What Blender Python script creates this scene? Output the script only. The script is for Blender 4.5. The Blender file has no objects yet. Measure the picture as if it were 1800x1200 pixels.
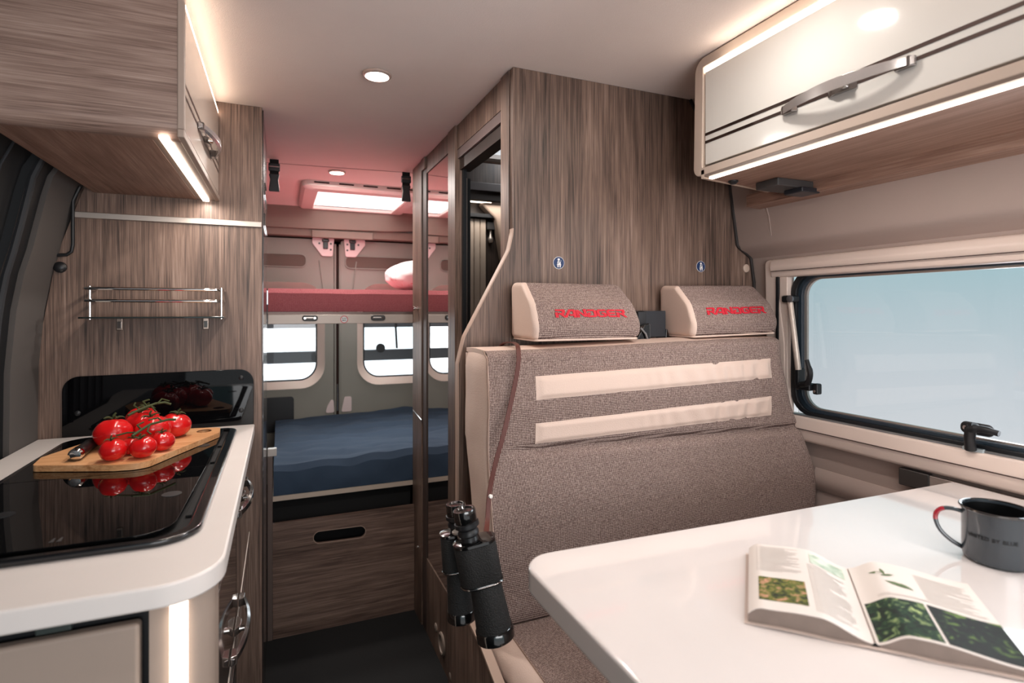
import bpy, bmesh, math, random
from mathutils import Vector, Matrix, noise
random.seed(7)
PI = math.pi
S = bpy.context.scene
C = S.collection
# ---------------------------------------------------------------- camera, world, exposure
cam = bpy.data.cameras.new('camera'); camo = bpy.data.objects.new('camera', cam); C.objects.link(camo)
camo.location = (0, 0, 1.30); camo.rotation_euler = (PI/2, 0, -math.radians(22.8))
cam.sensor_width = 36; cam.lens = 36*970/1800
cam.shift_y = -54/1800
cam.clip_start = .02
cam.dof.use_dof = True; cam.dof.focus_distance = 1.45; cam.dof.aperture_fstop = 3.6
S.camera = camo
S.view_settings.view_transform = 'Standard'; S.view_settings.look = 'None'
S.view_settings.gamma = 1; S.view_settings.exposure = 0.0
S.view_settings.use_curve_mapping = False
S.cycles.use_denoising = True
S.cycles.max_bounces = 10; S.cycles.diffuse_bounces = 6; S.cycles.glossy_bounces = 6
S.cycles.transmission_bounces = 8; S.cycles.transparent_max_bounces = 8
S.cycles.sample_clamp_indirect = 6.0
S.cycles.caustics_reflective = False; S.cycles.caustics_refractive = False

def lin(c):
    return tuple(((x/255)/12.92 if x/255 <= .04045 else ((x/255+.055)/1.055)**2.4) for x in c) + (1,)

W = bpy.data.worlds.new('world'); S.world = W; W.use_nodes = True
nt = W.node_tree; nt.nodes.clear()
def wn(t, **k):
    n = nt.nodes.new(t)
    for a, b in k.items(): setattr(n, a, b)
    return n
wo = wn('ShaderNodeOutputWorld'); wb = wn('ShaderNodeBackground')
tc = wn('ShaderNodeTexCoord'); sx = wn('ShaderNodeSeparateXYZ')
nt.links.new(tc.outputs['Generated'], sx.inputs[0])
# studio surroundings: pale floor haze below, cool teal above
mr = wn('ShaderNodeMapRange'); mr.inputs[1].default_value = -.24; mr.inputs[2].default_value = .12
cr = wn('ShaderNodeValToRGB'); e = cr.color_ramp.elements
e[0].position = 0; e[0].color = lin((226, 226, 226)); e[1].position = 1; e[1].color = lin((160, 198, 203))
e2 = e.new(.40); e2.color = lin((208, 214, 217)); e3 = e.new(.72); e3.color = lin((186, 205, 209))
nt.links.new(sx.outputs['Z'], mr.inputs[0]); nt.links.new(mr.outputs[0], cr.inputs[0])
# brighter studio wall behind the rear doors and in front of the cab
mr2 = wn('ShaderNodeMapRange'); mr2.inputs[1].default_value = .80; mr2.inputs[2].default_value = .97
mr2.inputs[3].default_value = 1.06; mr2.inputs[4].default_value = 3.4
nt.links.new(sx.outputs['Y'], mr2.inputs[0]); nt.links.new(mr2.outputs[0], wb.inputs[1])
nt.links.new(cr.outputs[0], wb.inputs[0]); nt.links.new(wb.outputs[0], wo.inputs[0])

def area(name, loc, size, power, col=(1, 1, 1), rot=(0, 0, 0), shape='RECTANGLE', sy=None, parent=None, spread=None):
    l = bpy.data.lights.new(name, 'AREA'); l.energy = power; l.color = col; l.shape = shape; l.size = size
    if sy: l.size_y = sy
    if spread: l.spread = spread
    o = bpy.data.objects.new(name, l); C.objects.link(o); o.location = loc; o.rotation_euler = rot
    if parent: o.parent = parent; o.matrix_parent_inverse = Matrix.Translation(-parent.location)
    return o
# daylight entering by the windscreen behind the camera, and by the dinette window
area('windscreen_daylight', (.40, -1.25, 1.22), 1.5, 25, (1, .97, .98), (PI/2+.42, 0, .0), sy=.7)
area('window_daylight', (1.62, .55, 1.28), 1.3, 16, (.95, .97, 1), (0, PI/2+.2, 0), sy=.5)
area('overhead_fill_light', (.30, -.28, 1.90), .6, 1.5, (1, .975, .97), (.12, 0, 0), sy=.5)  # unseen overhead fill, added to brighten the worktop and table
area('rear_daylight', (.32, 3.75, 1.15), 1.3, 9, (1, .98, .97), (-PI/2, 0, 0), sy=.5)

# ---------------------------------------------------------------- materials
MATS = {}
def newmat(name):
    m = bpy.data.materials.new(name); m.use_nodes = True; MATS[name] = m
    return m, m.node_tree, m.node_tree.nodes['Principled BSDF']
def mat(name, col, rough=.5, metal=0, bump=0, bscale=200, coat=0, emit=0, spec=None, var=0, vscale=8):
    if name in MATS: return MATS[name]
    m, t, p = newmat(name)
    c = lin(col); p.inputs['Base Color'].default_value = c
    p.inputs['Roughness'].default_value = rough; p.inputs['Metallic'].default_value = metal
    if spec is not None: p.inputs['Specular IOR Level'].default_value = spec
    if coat: p.inputs['Coat Weight'].default_value = coat; p.inputs['Coat Roughness'].default_value = .03
    if emit:
        p.inputs['Emission Color'].default_value = c; p.inputs['Emission Strength'].default_value = emit
    N = t.nodes; L = t.links
    tcn = N.new('ShaderNodeTexCoord')
    nz = N.new('ShaderNodeTexNoise'); nz.inputs['Scale'].default_value = vscale; nz.inputs['Detail'].default_value = 4
    L.new(tcn.outputs['Object'], nz.inputs['Vector'])
    v = var or .04
    if not emit:
        mx = N.new('ShaderNodeMix'); mx.data_type = 'RGBA'
        mx.inputs[6].default_value = tuple(x*(1-v) for x in c[:3])+(1,)
        mx.inputs[7].default_value = tuple(min(1, x*(1+v)) for x in c[:3])+(1,)
        L.new(nz.outputs[0], mx.inputs[0]); L.new(mx.outputs[2], p.inputs['Base Color'])
    if bump:
        nb = N.new('ShaderNodeTexNoise'); nb.inputs['Scale'].default_value = bscale; nb.inputs['Detail'].default_value = 3
        b = N.new('ShaderNodeBump'); b.inputs['Strength'].default_value = bump; b.inputs['Distance'].default_value = .002
        L.new(tcn.outputs['Object'], nb.inputs['Vector']); L.new(nb.outputs[0], b.inputs['Height']); L.new(b.outputs[0], p.inputs['Normal'])
    return m
def wood(name, axis='Z', cols=((52, 40, 35), (96, 77, 67), (124, 101, 89), (152, 130, 117)), rough=.45):
    m, t, p = newmat(name); N = t.nodes; L = t.links
    tcn = N.new('ShaderNodeTexCoord')
    def lay(across, along, det, dist):
        mp = N.new('ShaderNodeMapping')
        s = [across]*3; s['XYZ'.index(axis)] = along
        mp.inputs['Scale'].default_value = s
        n = N.new('ShaderNodeTexNoise'); n.inputs['Scale'].default_value = 1; n.inputs['Detail'].default_value = det
        n.inputs['Roughness'].default_value = .6; n.inputs['Distortion'].default_value = dist
        L.new(tcn.outputs['Object'], mp.inputs['Vector']); L.new(mp.outputs[0], n.inputs['Vector'])
        return n.outputs[0]
    a = lay(6, .9, 3, 1.6); b = lay(64, 2.1, 5, 1.9); c_ = lay(430, 7, 3, .5)
    def mth(op, x, y):
        q = N.new('ShaderNodeMath'); q.operation = op
        for i, v in enumerate((x, y)):
            if isinstance(v, (int, float)): q.inputs[i].default_value = v
            else: L.new(v, q.inputs[i])
        return q.outputs[0]
    s1 = mth('ADD', mth('MULTIPLY', a, .30), mth('MULTIPLY', b, .36))
    s2 = mth('ADD', s1, mth('MULTIPLY', c_, .34))
    r = N.new('ShaderNodeValToRGB'); r.color_ramp.elements[0].position = .38; r.color_ramp.elements[1].position = .62
    r.color_ramp.elements[0].color = lin(cols[0]); r.color_ramp.elements[1].color = lin(cols[3])
    q = r.color_ramp.elements.new(.46); q.color = lin(cols[1]); q = r.color_ramp.elements.new(.54); q.color = lin(cols[2])
    L.new(s2, r.inputs[0]); L.new(r.outputs[0], p.inputs['Base Color'])
    p.inputs['Roughness'].default_value = rough
    bp = N.new('ShaderNodeBump'); bp.inputs['Strength'].default_value = .12; bp.inputs['Distance'].default_value = .001
    L.new(c_, bp.inputs['Height']); L.new(bp.outputs[0], p.inputs['Normal'])
    return m
def weave(name, c1, c2, c3, cell=.0044, bump=.6):
    m, t, p = newmat(name); N = t.nodes; L = t.links
    tcn = N.new('ShaderNodeTexCoord'); sp = N.new('ShaderNodeSeparateXYZ'); L.new(tcn.outputs['Object'], sp.inputs[0])
    def mth(op, x, y=None):
        q = N.new('ShaderNodeMath'); q.operation = op
        for i, v in enumerate((x, y)):
            if v is None: continue
            if isinstance(v, (int, float)): q.inputs[i].default_value = v
            else: L.new(v, q.inputs[i])
        return q.outputs[0]
    k = 2*PI/cell
    u = mth('ADD', sp.outputs[0], mth('MULTIPLY', sp.outputs[1], .37)); v = mth('ADD', sp.outputs[2], mth('MULTIPLY', sp.outputs[1], .9))
    a = mth('SINE', mth('MULTIPLY', mth('ADD', u, v), k*.6)); b = mth('SINE', mth('MULTIPLY', mth('SUBTRACT', u, v), k*.6))
    w = mth('ADD', mth('MULTIPLY', mth('MULTIPLY', a, b), .5), .5)
    nz = N.new('ShaderNodeTexNoise'); nz.inputs['Scale'].default_value = 330; nz.inputs['Detail'].default_value = 2
    L.new(tcn.outputs['Object'], nz.inputs['Vector'])
    f = mth('ADD', mth('MULTIPLY', w, .55), mth('MULTIPLY', nz.outputs[0], .5))
    r = N.new('ShaderNodeValToRGB'); E_ = r.color_ramp.elements
    E_[0].position = .25; E_[0].color = lin(c1); E_[1].position = .80; E_[1].color = lin(c3)
    q = E_.new(.5); q.color = lin(c2)
    L.new(f, r.inputs[0]); L.new(r.outputs[0], p.inputs['Base Color']); p.inputs['Roughness'].default_value = .9
    p.inputs['Specular IOR Level'].default_value = .2
    bp = N.new('ShaderNodeBump'); bp.inputs['Strength'].default_value = bump; bp.inputs['Distance'].default_value = .0015
    L.new(f, bp.inputs['Height']); L.new(bp.outputs[0], p.inputs['Normal'])
    return m
def spots(name, cols, scale=60, rough=.4, dist=.6, pos=(.35, .5, .62)):
    m, t, p = newmat(name); N = t.nodes; L = t.links
    tcn = N.new('ShaderNodeTexCoord'); nz = N.new('ShaderNodeTexNoise'); nz.inputs['Scale'].default_value = scale
    nz.inputs['Detail'].default_value = 5; nz.inputs['Distortion'].default_value = dist
    L.new(tcn.outputs['Object'], nz.inputs['Vector'])
    r = N.new('ShaderNodeValToRGB'); E_ = r.color_ramp.elements
    E_[0].position = pos[0]; E_[0].color = lin(cols[0]); E_[1].position = pos[2]; E_[1].color = lin(cols[2])
    q = E_.new(pos[1]); q.color = lin(cols[1])
    L.new(nz.outputs[0], r.inputs[0]); L.new(r.outputs[0], p.inputs['Base Color']); p.inputs['Roughness'].default_value = rough
    return m
def glassmat(name, col, alpha=.12, rough=.0):
    m, t, p = newmat(name); N = t.nodes; L = t.links
    g = N.new('ShaderNodeBsdfGlossy'); g.inputs['Roughness'].default_value = rough
    tr = N.new('ShaderNodeBsdfTransparent'); tr.inputs[0].default_value = lin(col)
    fr = N.new('ShaderNodeFresnel'); fr.inputs['IOR'].default_value = 1.45
    mx = N.new('ShaderNodeMixShader'); L.new(fr.outputs[0], mx.inputs[0]); L.new(tr.outputs[0], mx.inputs[1]); L.new(g.outputs[0], mx.inputs[2])
    L.new(mx.outputs[0], N['Material Output'].inputs[0]); N.remove(p)
    return m

woodV = wood('walnut_laminate_vertical', 'Z')
woodX = wood('walnut_laminate_across', 'X', cols=((66, 50, 44), (104, 82, 72), (132, 107, 95), (158, 134, 121)))
woodY = wood('walnut_laminate_lengthways', 'Y', cols=((112, 82, 68), (138, 106, 91), (158, 126, 110), (176, 148, 132)))
woodEdge = mat('laminate_edge', (176, 150, 134), .5)
woodCab = wood('walnut_laminate_lit', 'X', cols=((98, 76, 68), (136, 112, 101), (162, 138, 126), (184, 162, 150)))  # walnut copy lightened in colour to stand in for light on the cabinet end
bamboo = wood('bamboo_board', 'X', cols=((176, 118, 74), (204, 148, 100), (220, 168, 120), (232, 188, 146)), rough=.45)
weaveM = weave('woven_upholstery', (56, 42, 40), (116, 94, 88), (204, 184, 174))
redweave = weave('red_mattress_fabric', (140, 64, 72), (172, 92, 98), (196, 124, 126), cell=.006, bump=.3)
cream = mat('cream_leatherette', (214, 189, 175), .55, bump=.35, bscale=420)
beige = mat('beige_shell_plastic', (164, 146, 138), .7, bump=.1, bscale=350)
beigeL = mat('pale_window_trim', (216, 197, 186), .42)
taupe = mat('taupe_gloss', (176, 160, 150), .16, coat=.5)
taupeM = mat('taupe_matt', (168, 150, 138), .5)
whiteG = mat('white_gloss', (230, 224, 222), .10, coat=1.0)
doorwhite = mat('white_gloss_door', (228, 226, 220), .10, coat=1.0)
worktopM = mat('worktop_laminate', (226, 219, 215), .32)
ceilM = mat('ceiling_felt', (232, 219, 212), .95, bump=.4, bscale=500)
black = mat('black_plastic', (24, 25, 28), .42)
blackG = mat('black_glass', (6, 6, 7), .02)
blackM = mat('black_matt', (14, 14, 15), .9)
darkgrey = mat('dark_grey_plastic', (60, 58, 58), .45)
rubber = mat('black_rubber', (16, 19, 23), .5)
greypillar = mat('grey_pillar_trim', (84, 80, 78), .8)
dark = mat('dark_slate', (24, 26, 29), .7)
chrome = mat('chrome', (225, 222, 220), .08, 1)
alu = mat('brushed_aluminium', (200, 190, 182), .35, .8)
mirror = mat('mirror_glass', (232, 226, 224), .01, 1)
carpet = mat('black_carpet', (26, 26, 27), 1, bump=.5, bscale=600)
ledW = mat('led_warm', (255, 236, 218), .5, emit=7)
ledS = mat('led_strip_warm', (255, 226, 200), .5, emit=9)
lensM = mat('lamp_lens', (255, 240, 226), .5, emit=14)
skyM = mat('skylight_pane', (255, 252, 250), .5, emit=2.2)
skyM2 = mat('bathroom_skylight_pane', (220, 226, 230), .5, emit=.9)
navy = mat('navy_cotton', (56, 73, 94), .9, bump=.35, bscale=700, var=.12, vscale=12)
glassT = glassmat('window_pane_glass', (248, 250, 252))
acryl = mat('smoked_acrylic', (96, 88, 84), .05, .4, coat=1)
redT = mat('red_embroidery', (200, 20, 44), .6, bump=.5, bscale=900)
leather = mat('brown_leather', (84, 36, 26), .5, bump=.3, bscale=500)
bino = mat('binocular_leatherette', (26, 26, 26), .62, bump=1.0, bscale=420)
binoG = mat('binocular_gloss_black', (10, 10, 11), .15, coat=1)
tomM = mat('tomato_skin', (204, 22, 24), .22, coat=.4, var=.15, vscale=30)
stemM = mat('tomato_stem', (56, 64, 28), .7)
enamel = mat('slate_enamel', (48, 55, 61), .25, coat=.35)
enamelD = mat('black_enamel', (14, 16, 18), .12, coat=1)
paper = mat('page_paper', (218, 210, 204), .7)
pageedge = mat('page_edges', (128, 114, 106), .9, var=.15, vscale=60)
bluest = mat('blue_sticker', (14, 50, 96), .4)
white = mat('white_print', (236, 236, 236), .5)
darkbrown = mat('dark_brown_gap', (52, 30, 24), .9)
pinkplate = mat('pale_bracket_plate', (214, 196, 194), .4)
shellL = mat('rear_door_trim', (134, 132, 124), .7)
reveal = mat('window_reveal_trim', (232, 214, 202), .5)

# ---------------------------------------------------------------- geometry helpers
def arc_poly(pts, r, n=5):
    """round the corners of a polygon; r a number or one per corner"""
    out = []; m = len(pts)
    for i, p in enumerate(pts):
        ri = r[i] if isinstance(r, (list, tuple)) else r
        p = Vector(p); a = Vector(pts[i-1]); b = Vector(pts[(i+1) % m])
        if ri <= 0: out.append(tuple(p)); continue
        da = (a-p); db = (b-p); la, lb = da.length, db.length; da.normalize(); db.normalize()
        ang = da.angle(db); d = min(ri/math.tan(ang/2), la*.49, lb*.49); rr = d*math.tan(ang/2)
        c = p + (da+db).normalized()*(rr/math.sin(ang/2))
        s0 = p+da*d-c; s1 = p+db*d-c
        a0 = math.atan2(s0.y, s0.x); a1 = math.atan2(s1.y, s1.x)
        dd = (a1-a0+PI) % (2*PI)-PI
        for k in range(n+1):
            t = a0+dd*k/n; out.append((c.x+rr*math.cos(t), c.y+rr*math.sin(t)))
    return out
def rrect(a0, a1, b0, b1, r, n=6): return arc_poly([(a0, b0), (a1, b0), (a1, b1), (a0, b1)], r, n)
def circ(cx, cy, r, n=28, ry=None): return [(cx+r*math.cos(2*PI*k/n), cy+(ry or r)*math.sin(2*PI*k/n)) for k in range(n)]
AX = {'X': lambda u, v, w: (w, u, v), 'Y': lambda u, v, w: (u, w, v), 'Z': lambda u, v, w: (u, v, w)}
class G:
    def __init__(s): s.b = bmesh.new()
    def faces(s, vs, fs):
        V = [s.b.verts.new(v) for v in vs]
        for f in fs:
            try: s.b.faces.new([V[i] for i in f])
            except ValueError: pass
        return s
    def box(s, x0, x1, y0, y1, z0, z1):
        return s.faces([(x, y, z) for x in (x0, x1) for y in (y0, y1) for z in (z0, z1)],
                       [(0, 1, 3, 2), (4, 6, 7, 5), (0, 4, 5, 1), (2, 3, 7, 6), (0, 2, 6, 4), (1, 5, 7, 3)])
    def prism(s, poly, axis, a, b):
        f = AX[axis]; n = len(poly)
        vs = [f(p[0], p[1], a) for p in poly]+[f(p[0], p[1], b) for p in poly]
        return s.faces(vs, [tuple(range(n)), tuple(range(2*n-1, n-1, -1))]+[(i, (i+1) % n, n+(i+1) % n, n+i) for i in range(n)])
    def plate(s, outer, holes, axis, a, b):
        """flat plate with holes: polygon loops in 2-D, thickness a..b along axis"""
        f = AX[axis]
        if not holes: return s.prism(outer, axis, a, b)
        for w in (a, b):
            tb = bmesh.new()
            for lp in [outer]+holes:
                vv = [tb.verts.new(f(p[0], p[1], w)) for p in lp]
                for i in range(len(vv)): tb.edges.new((vv[i], vv[(i+1) % len(vv)]))
            bmesh.ops.triangle_fill(tb, edges=tb.edges[:], use_beauty=True)
            tb.verts.index_update()
            s.faces([v.co[:] for v in tb.verts], [[v.index for v in fc.verts] for fc in tb.faces]); tb.free()
        for lp in [outer]+holes:
            n = len(lp)
            s.faces([f(p[0], p[1], a) for p in lp]+[f(p[0], p[1], b) for p in lp], [(i, (i+1) % n, n+(i+1) % n, n+i) for i in range(n)])
        bmesh.ops.remove_doubles(s.b, verts=s.b.verts[:], dist=1e-6)
        return s
    def loft(s, rings, caps=True, closed=True):
        n = len(rings[0]); vs = [p for r in rings for p in r]; fs = []
        for j in range(len(rings)-1):
            for i in range(n if closed else n-1):
                k = (i+1) % n; fs.append((j*n+i, j*n+k, (j+1)*n+k, (j+1)*n+i))
        if caps: fs += [tuple(range(n)), tuple(range(len(vs)-1, len(vs)-n-1, -1))]
        return s.faces(vs, fs)
    def tube(s, pts, r, seg=10, squash=None):
        P = [Vector(p) for p in pts]; rings = []; up = None
        for i, p in enumerate(P):
            t = (P[min(i+1, len(P)-1)]-P[max(i-1, 0)]).normalized()
            if up is None: up = t.orthogonal().normalized()
            else: up = (up-t*up.dot(t)).normalized()
            sd = t.cross(up); rr = r[i] if isinstance(r, (list, tuple)) else r
            rings.append([tuple(p+(up*math.cos(a)+sd*math.sin(a))*rr) for a in [2*PI*k/seg for k in range(seg)]])
        return s.loft(rings)
    def ribbon(s, pts, wdir, w, th):
        """flat strap: pts path, wdir width direction"""
        P = [Vector(p) for p in pts]; rings = []
        for i, p in enumerate(P):
            t = (P[min(i+1, len(P)-1)]-P[max(i-1, 0)]).normalized()
            wd = Vector(wdir[i] if isinstance(wdir, list) else wdir); wd = (wd-t*wd.dot(t)).normalized(); nn = t.cross(wd)
            rings.append([tuple(p+wd*a*w/2+nn*b*th/2) for a, b in ((-1, -1), (1, -1), (1, 1), (-1, 1))])
        return s.loft(rings)
    def lathe(s, o, axis, prof, seg=28, u=None, sc=(1, 1), caps=True):
        """prof: (radius, height) along axis direction from o"""
        a = Vector(axis).normalized(); u = (Vector(u) if u else a.orthogonal()); u = (u-a*u.dot(a)).normalized(); v = a.cross(u); o = Vector(o)
        rings = [[tuple(o+a*h+(u*math.cos(2*PI*k/seg)*sc[0]+v*math.sin(2*PI*k/seg)*sc[1])*max(r, 1e-5)) for k in range(seg)] for r, h in prof]
        return s.loft(rings, caps=caps)
    def grid(s, fn, nu, nv, closed=False):
        vs = [fn(i/nu, j/nv) for j in range(nv+1) for i in range(nu+1)]
        return s.faces(vs, [(j*(nu+1)+i, j*(nu+1)+i+1, (j+1)*(nu+1)+i+1, (j+1)*(nu+1)+i) for j in range(nv) for i in range(nu)])
    def sheet(s, fn, nu, nv, off):
        """grid given thickness by an offset vector"""
        o = Vector(off); A = [Vector(fn(i/nu, j/nv)) for j in range(nv+1) for i in range(nu+1)]; n = len(A)
        fs = []
        for j in range(nv):
            for i in range(nu):
                q = (j*(nu+1)+i, j*(nu+1)+i+1, (j+1)*(nu+1)+i+1, (j+1)*(nu+1)+i)
                fs += [q, tuple(n+k for k in reversed(q))]
        bd = [i for i in range(nu+1)]+[j*(nu+1)+nu for j in range(1, nv+1)]+[nv*(nu+1)+i for i in range(nu-1, -1, -1)]+[j*(nu+1) for j in range(nv-1, 0, -1)]
        for k in range(len(bd)): a, b = bd[k], bd[(k+1) % len(bd)]; fs.append((a, b, n+b, n+a))
        return s.faces([tuple(v) for v in A]+[tuple(v+o) for v in A], fs)
    def sphere(s, c, r, seg=24, ring=14, fn=None, sc=(1, 1, 1)):
        vs = []; c = Vector(c)
        rings = []
        for j in range(1, ring):
            ph = PI*j/ring; rr = []
            for i in range(seg):
                th = 2*PI*i/seg; d = Vector((math.sin(ph)*math.cos(th), math.sin(ph)*math.sin(th), math.cos(ph)))
                k = r*(fn(d) if fn else 1); rr.append(tuple(c+Vector((d.x*sc[0], d.y*sc[1], d.z*sc[2]))*k))
            rings.append(rr)
        n = seg; vs = [p for q in rings for p in q]; fs = []
        for j in range(len(rings)-1):
            for i in range(n): k = (i+1) % n; fs.append((j*n+i, (j+1)*n+i, (j+1)*n+k, j*n+k))
        d = Vector((0, 0, 1)); k1 = r*(fn(d) if fn else 1); k2 = r*(fn(-d) if fn else 1)
        vs += [tuple(c+Vector((0, 0, k1*sc[2]))), tuple(c-Vector((0, 0, k2*sc[2])))]
        a = len(vs)-2
        for i in range(n): k = (i+1) % n; fs += [(a, i, k), (a+1, (len(rings)-1)*n+k, (len(rings)-1)*n+i)]
        return s.faces(vs, fs)
    def mirror_fn(s, fn):
        for v in s.b.verts: v.co = Vector(fn(v.co))
        return s
    def build(s, name, m, parent=None, bevel=0, seg=2, ang=35, smooth=True, recalc=True, solid=0, subsurf=0):
        if recalc: bmesh.ops.recalc_face_normals(s.b, faces=s.b.faces[:])
        me = bpy.data.meshes.new(name); s.b.to_mesh(me); s.b.free()
        me.materials.append(m)
        if smooth:
            me.polygons.foreach_set('use_smooth', [True]*len(me.polygons)); me.set_sharp_from_angle(angle=math.radians(ang))
        o = bpy.data.objects.new(name, me); C.objects.link(o)
        if subsurf: q = o.modifiers.new('s', 'SUBSURF'); q.levels = q.render_levels = subsurf
        if bevel:
            q = o.modifiers.new('b', 'BEVEL'); q.width = bevel; q.segments = seg; q.limit_method = 'ANGLE'; q.angle_limit = math.radians(40); q.harden_normals = True
        if parent: put(o, parent)
        return o
def put(o, parent):
    o.parent = parent
    root = parent; off = Vector((0, 0, 0))
    while root: off += Vector(root.location) if root.type == 'EMPTY' else Vector((0, 0, 0)); root = root.parent
    # parts keep world coordinates
    if parent.type == 'EMPTY': o.matrix_parent_inverse = Matrix.Translation(-off)
def tag(o, label, cat, group=None, kind=None):
    o['label'] = label; o['category'] = cat
    if group: o['group'] = group
    if kind: o['kind'] = kind
    return o
def thing(name, loc, label, cat, group=None):
    o = bpy.data.objects.new(name, None); o.empty_display_size = .05; C.objects.link(o); o.location = loc
    return tag(o, label, cat, group)
def lab(o, s): o['label'] = s; return o
def struct(o): o['kind'] = 'structure'; return o
def copytree(o, delta, parent=None):
    c = o.copy(); C.objects.link(c)
    if parent: c.parent = parent
    else: c.location = Vector(o.location)+Vector(delta)
    for ch in list(o.children): copytree(ch, delta, c)
    return c
def smoothstep(a, b, x):
    t = max(0, min(1, (x-a)/(b-a))); return t*t*(3-2*t)
def lerp_prof(prof, z):
    """prof: list of (z, x) sorted by z"""
    if z <= prof[0][0]: return prof[0][1]
    for (z0, x0), (z1, x1) in zip(prof, prof[1:]):
        if z <= z1: return x0+(x1-x0)*(z-z0)/(z1-z0)
    return prof[-1][1]

# ================================================================ SETTING
YF = -.95
CZ = 1.925
struct(G().box(-.75, 1.45, YF, 3.6, -.03, 0).build('floor', carpet))
struct(G().box(.43, 1.45, YF, 1.295, 0, .14).build('floor_podium', carpet)).name = 'trim_1'
# ceiling: flat, curving down at the rear
def ceilf(u, v):
    x = -.62+u*1.95; y = YF+v*(3.46-YF)
    z = CZ - .05*smoothstep(3.40, 3.46, y) - .10*abs((x-.33)/.97)**6*smoothstep(1.9, 2.8, y)
    return (x, y, z)
struct(G().sheet(ceilf, 16, 40, (0, 0, .02)).build('ceiling', ceilM))
sm = mat('ceiling_seam', (120, 98, 92), .9)
struct(G().prism([(-.1, 2.548), (.6, 2.475), (.6, 2.4765), (-.1, 2.5495)], 'Z', CZ-.0016, CZ-.0002).build('trim_2', sm))
# left wall profile (z -> x)
LP = [(0, -.64), (.6, -.62), (.95, -.60), (1.15, -.598), (1.30, -.586), (1.39, -.571), (1.45, -.555), (1.605, -.523), (1.65, -.508), (1.75, -.44), (1.85, -.40), (1.93, -.33)]
zs = [0, .3, .6, .8, .95, 1.05, 1.15, 1.22, 1.30, 1.345, 1.39, 1.42, 1.45, 1.52, 1.58, 1.63, 1.69, 1.75, 1.8, 1.85, 1.93]
def wallsheet(prof, y0, y1, off, ny=2, bulge=0):
    def f(u, v):
        z = zs[int(round(v*(len(zs)-1)))]; return (lerp_prof(prof, z), y0+(y1-y0)*u, z)
    return G().sheet(f, ny, len(zs)-1, off)
struct(wallsheet(LP, 1.69, 3.5, (-.03, 0, 0)).build('wall_left', greypillar))
# sliding-door opening: rubber seal and dark door lining
dr = bpy.data.objects.new('door_1', None); C.objects.link(dr); dr.location = (-.6, 1.2, 0); struct(dr)
LP2 = [(z, x-.012) for z, x in LP]; LP3 = [(z, x-.03) for z, x in LP]
wallsheet(LP2, 1.60, 1.69, (-.03, 0, 0)).build('door_seal', rubber, dr)
wallsheet(LP3, YF, 1.60, (-.03, 0, 0)).build('door_lining', dark, dr)
def seal2(t):
    z = .93+t*.9; return (lerp_prof(LP, z)+.002, 1.60-.02*t, z)
G().tube([seal2(k/16) for k in range(17)], .008, 8).build('door_edge_bead', mat('grey_bead', (34, 36, 40), .7), dr)
for k in range(5):
    G().tube([(lerp_prof(LP3, .95+j*.06)+.004, 1.50-k*.085, .95+j*.06) for j in range(16)], .003, 6).build('blind_pleat', mat('blind_pleat', (44, 46, 50), .8), dr)
# right wall profile
RP = [(0, 1.40), (.7, 1.40), (.90, 1.388), (.955, 1.385), (1.0, 1.384), (1.40, 1.375), (1.44, 1.368), (1.462, 1.360), (1.478, 1.335), (1.488, 1.312), (1.50, 1.303), (1.60, 1.285), (1.70, 1.268), (1.80, 1.21), (1.93, 1.12)]
def rwall(y0, y1, z0, z1, ny=2):
    Z = sorted(set([z0, z1]+[z for z in [p[0] for p in RP]+[.3, .5, 1.1, 1.2, 1.3, 1.55, 1.65, 1.75, 1.87] if z0 < z < z1]))
    return lambda u, v: (lerp_prof(RP, Z[int(round(v*(len(Z)-1)))]), y0+(y1-y0)*u, Z[int(round(v*(len(Z)-1)))]), len(Z)-1
g = G()
for a in ((YF, 3.5, 0, .955), (YF, 3.5, 1.44, 1.93), (1.225, 3.5, .955, 1.44), (YF, -.1, .955, 1.44)):
    f, n = rwall(*a); g.sheet(f, 2, n, (.03, 0, 0))
struct(g.build('wall_right', beige))
# moulded ribs in the wall lining
rb = G()
rb.faces([(1.318, 1.19, 1.50), (1.268, 1.215, 1.66), (1.262, 1.18, 1.66), (1.30, 1.165, 1.60)], [(0, 1, 2, 3)])
rb.build('trim_3', beige); struct(bpy.data.objects['trim_3'])
for q in ([(1.284, 1.212, 1.64), (1.290, 1.193, 1.60), (1.300, 1.176, 1.515)], [(1.283, 1.180, 1.622), (1.292, 1.172, 1.57), (1.300, 1.172, 1.515)]):
    struct(G().tube(q, [.004, .003, .001], 8).build('trim_6', beige))
# rounded flange below the window
struct(G().sheet(lambda u, v: (1.389-.012*math.sin(PI*v), -.3+u*1.4, .80+.06*v), 6, 8, (.01, 0, 0)).build('trim_4', beige))

# ---- dinette window
wi = bpy.data.objects.new('window_1', None); C.objects.link(wi); wi.location = (1.38, .6, .98); struct(wi)
YE = -.12
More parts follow.
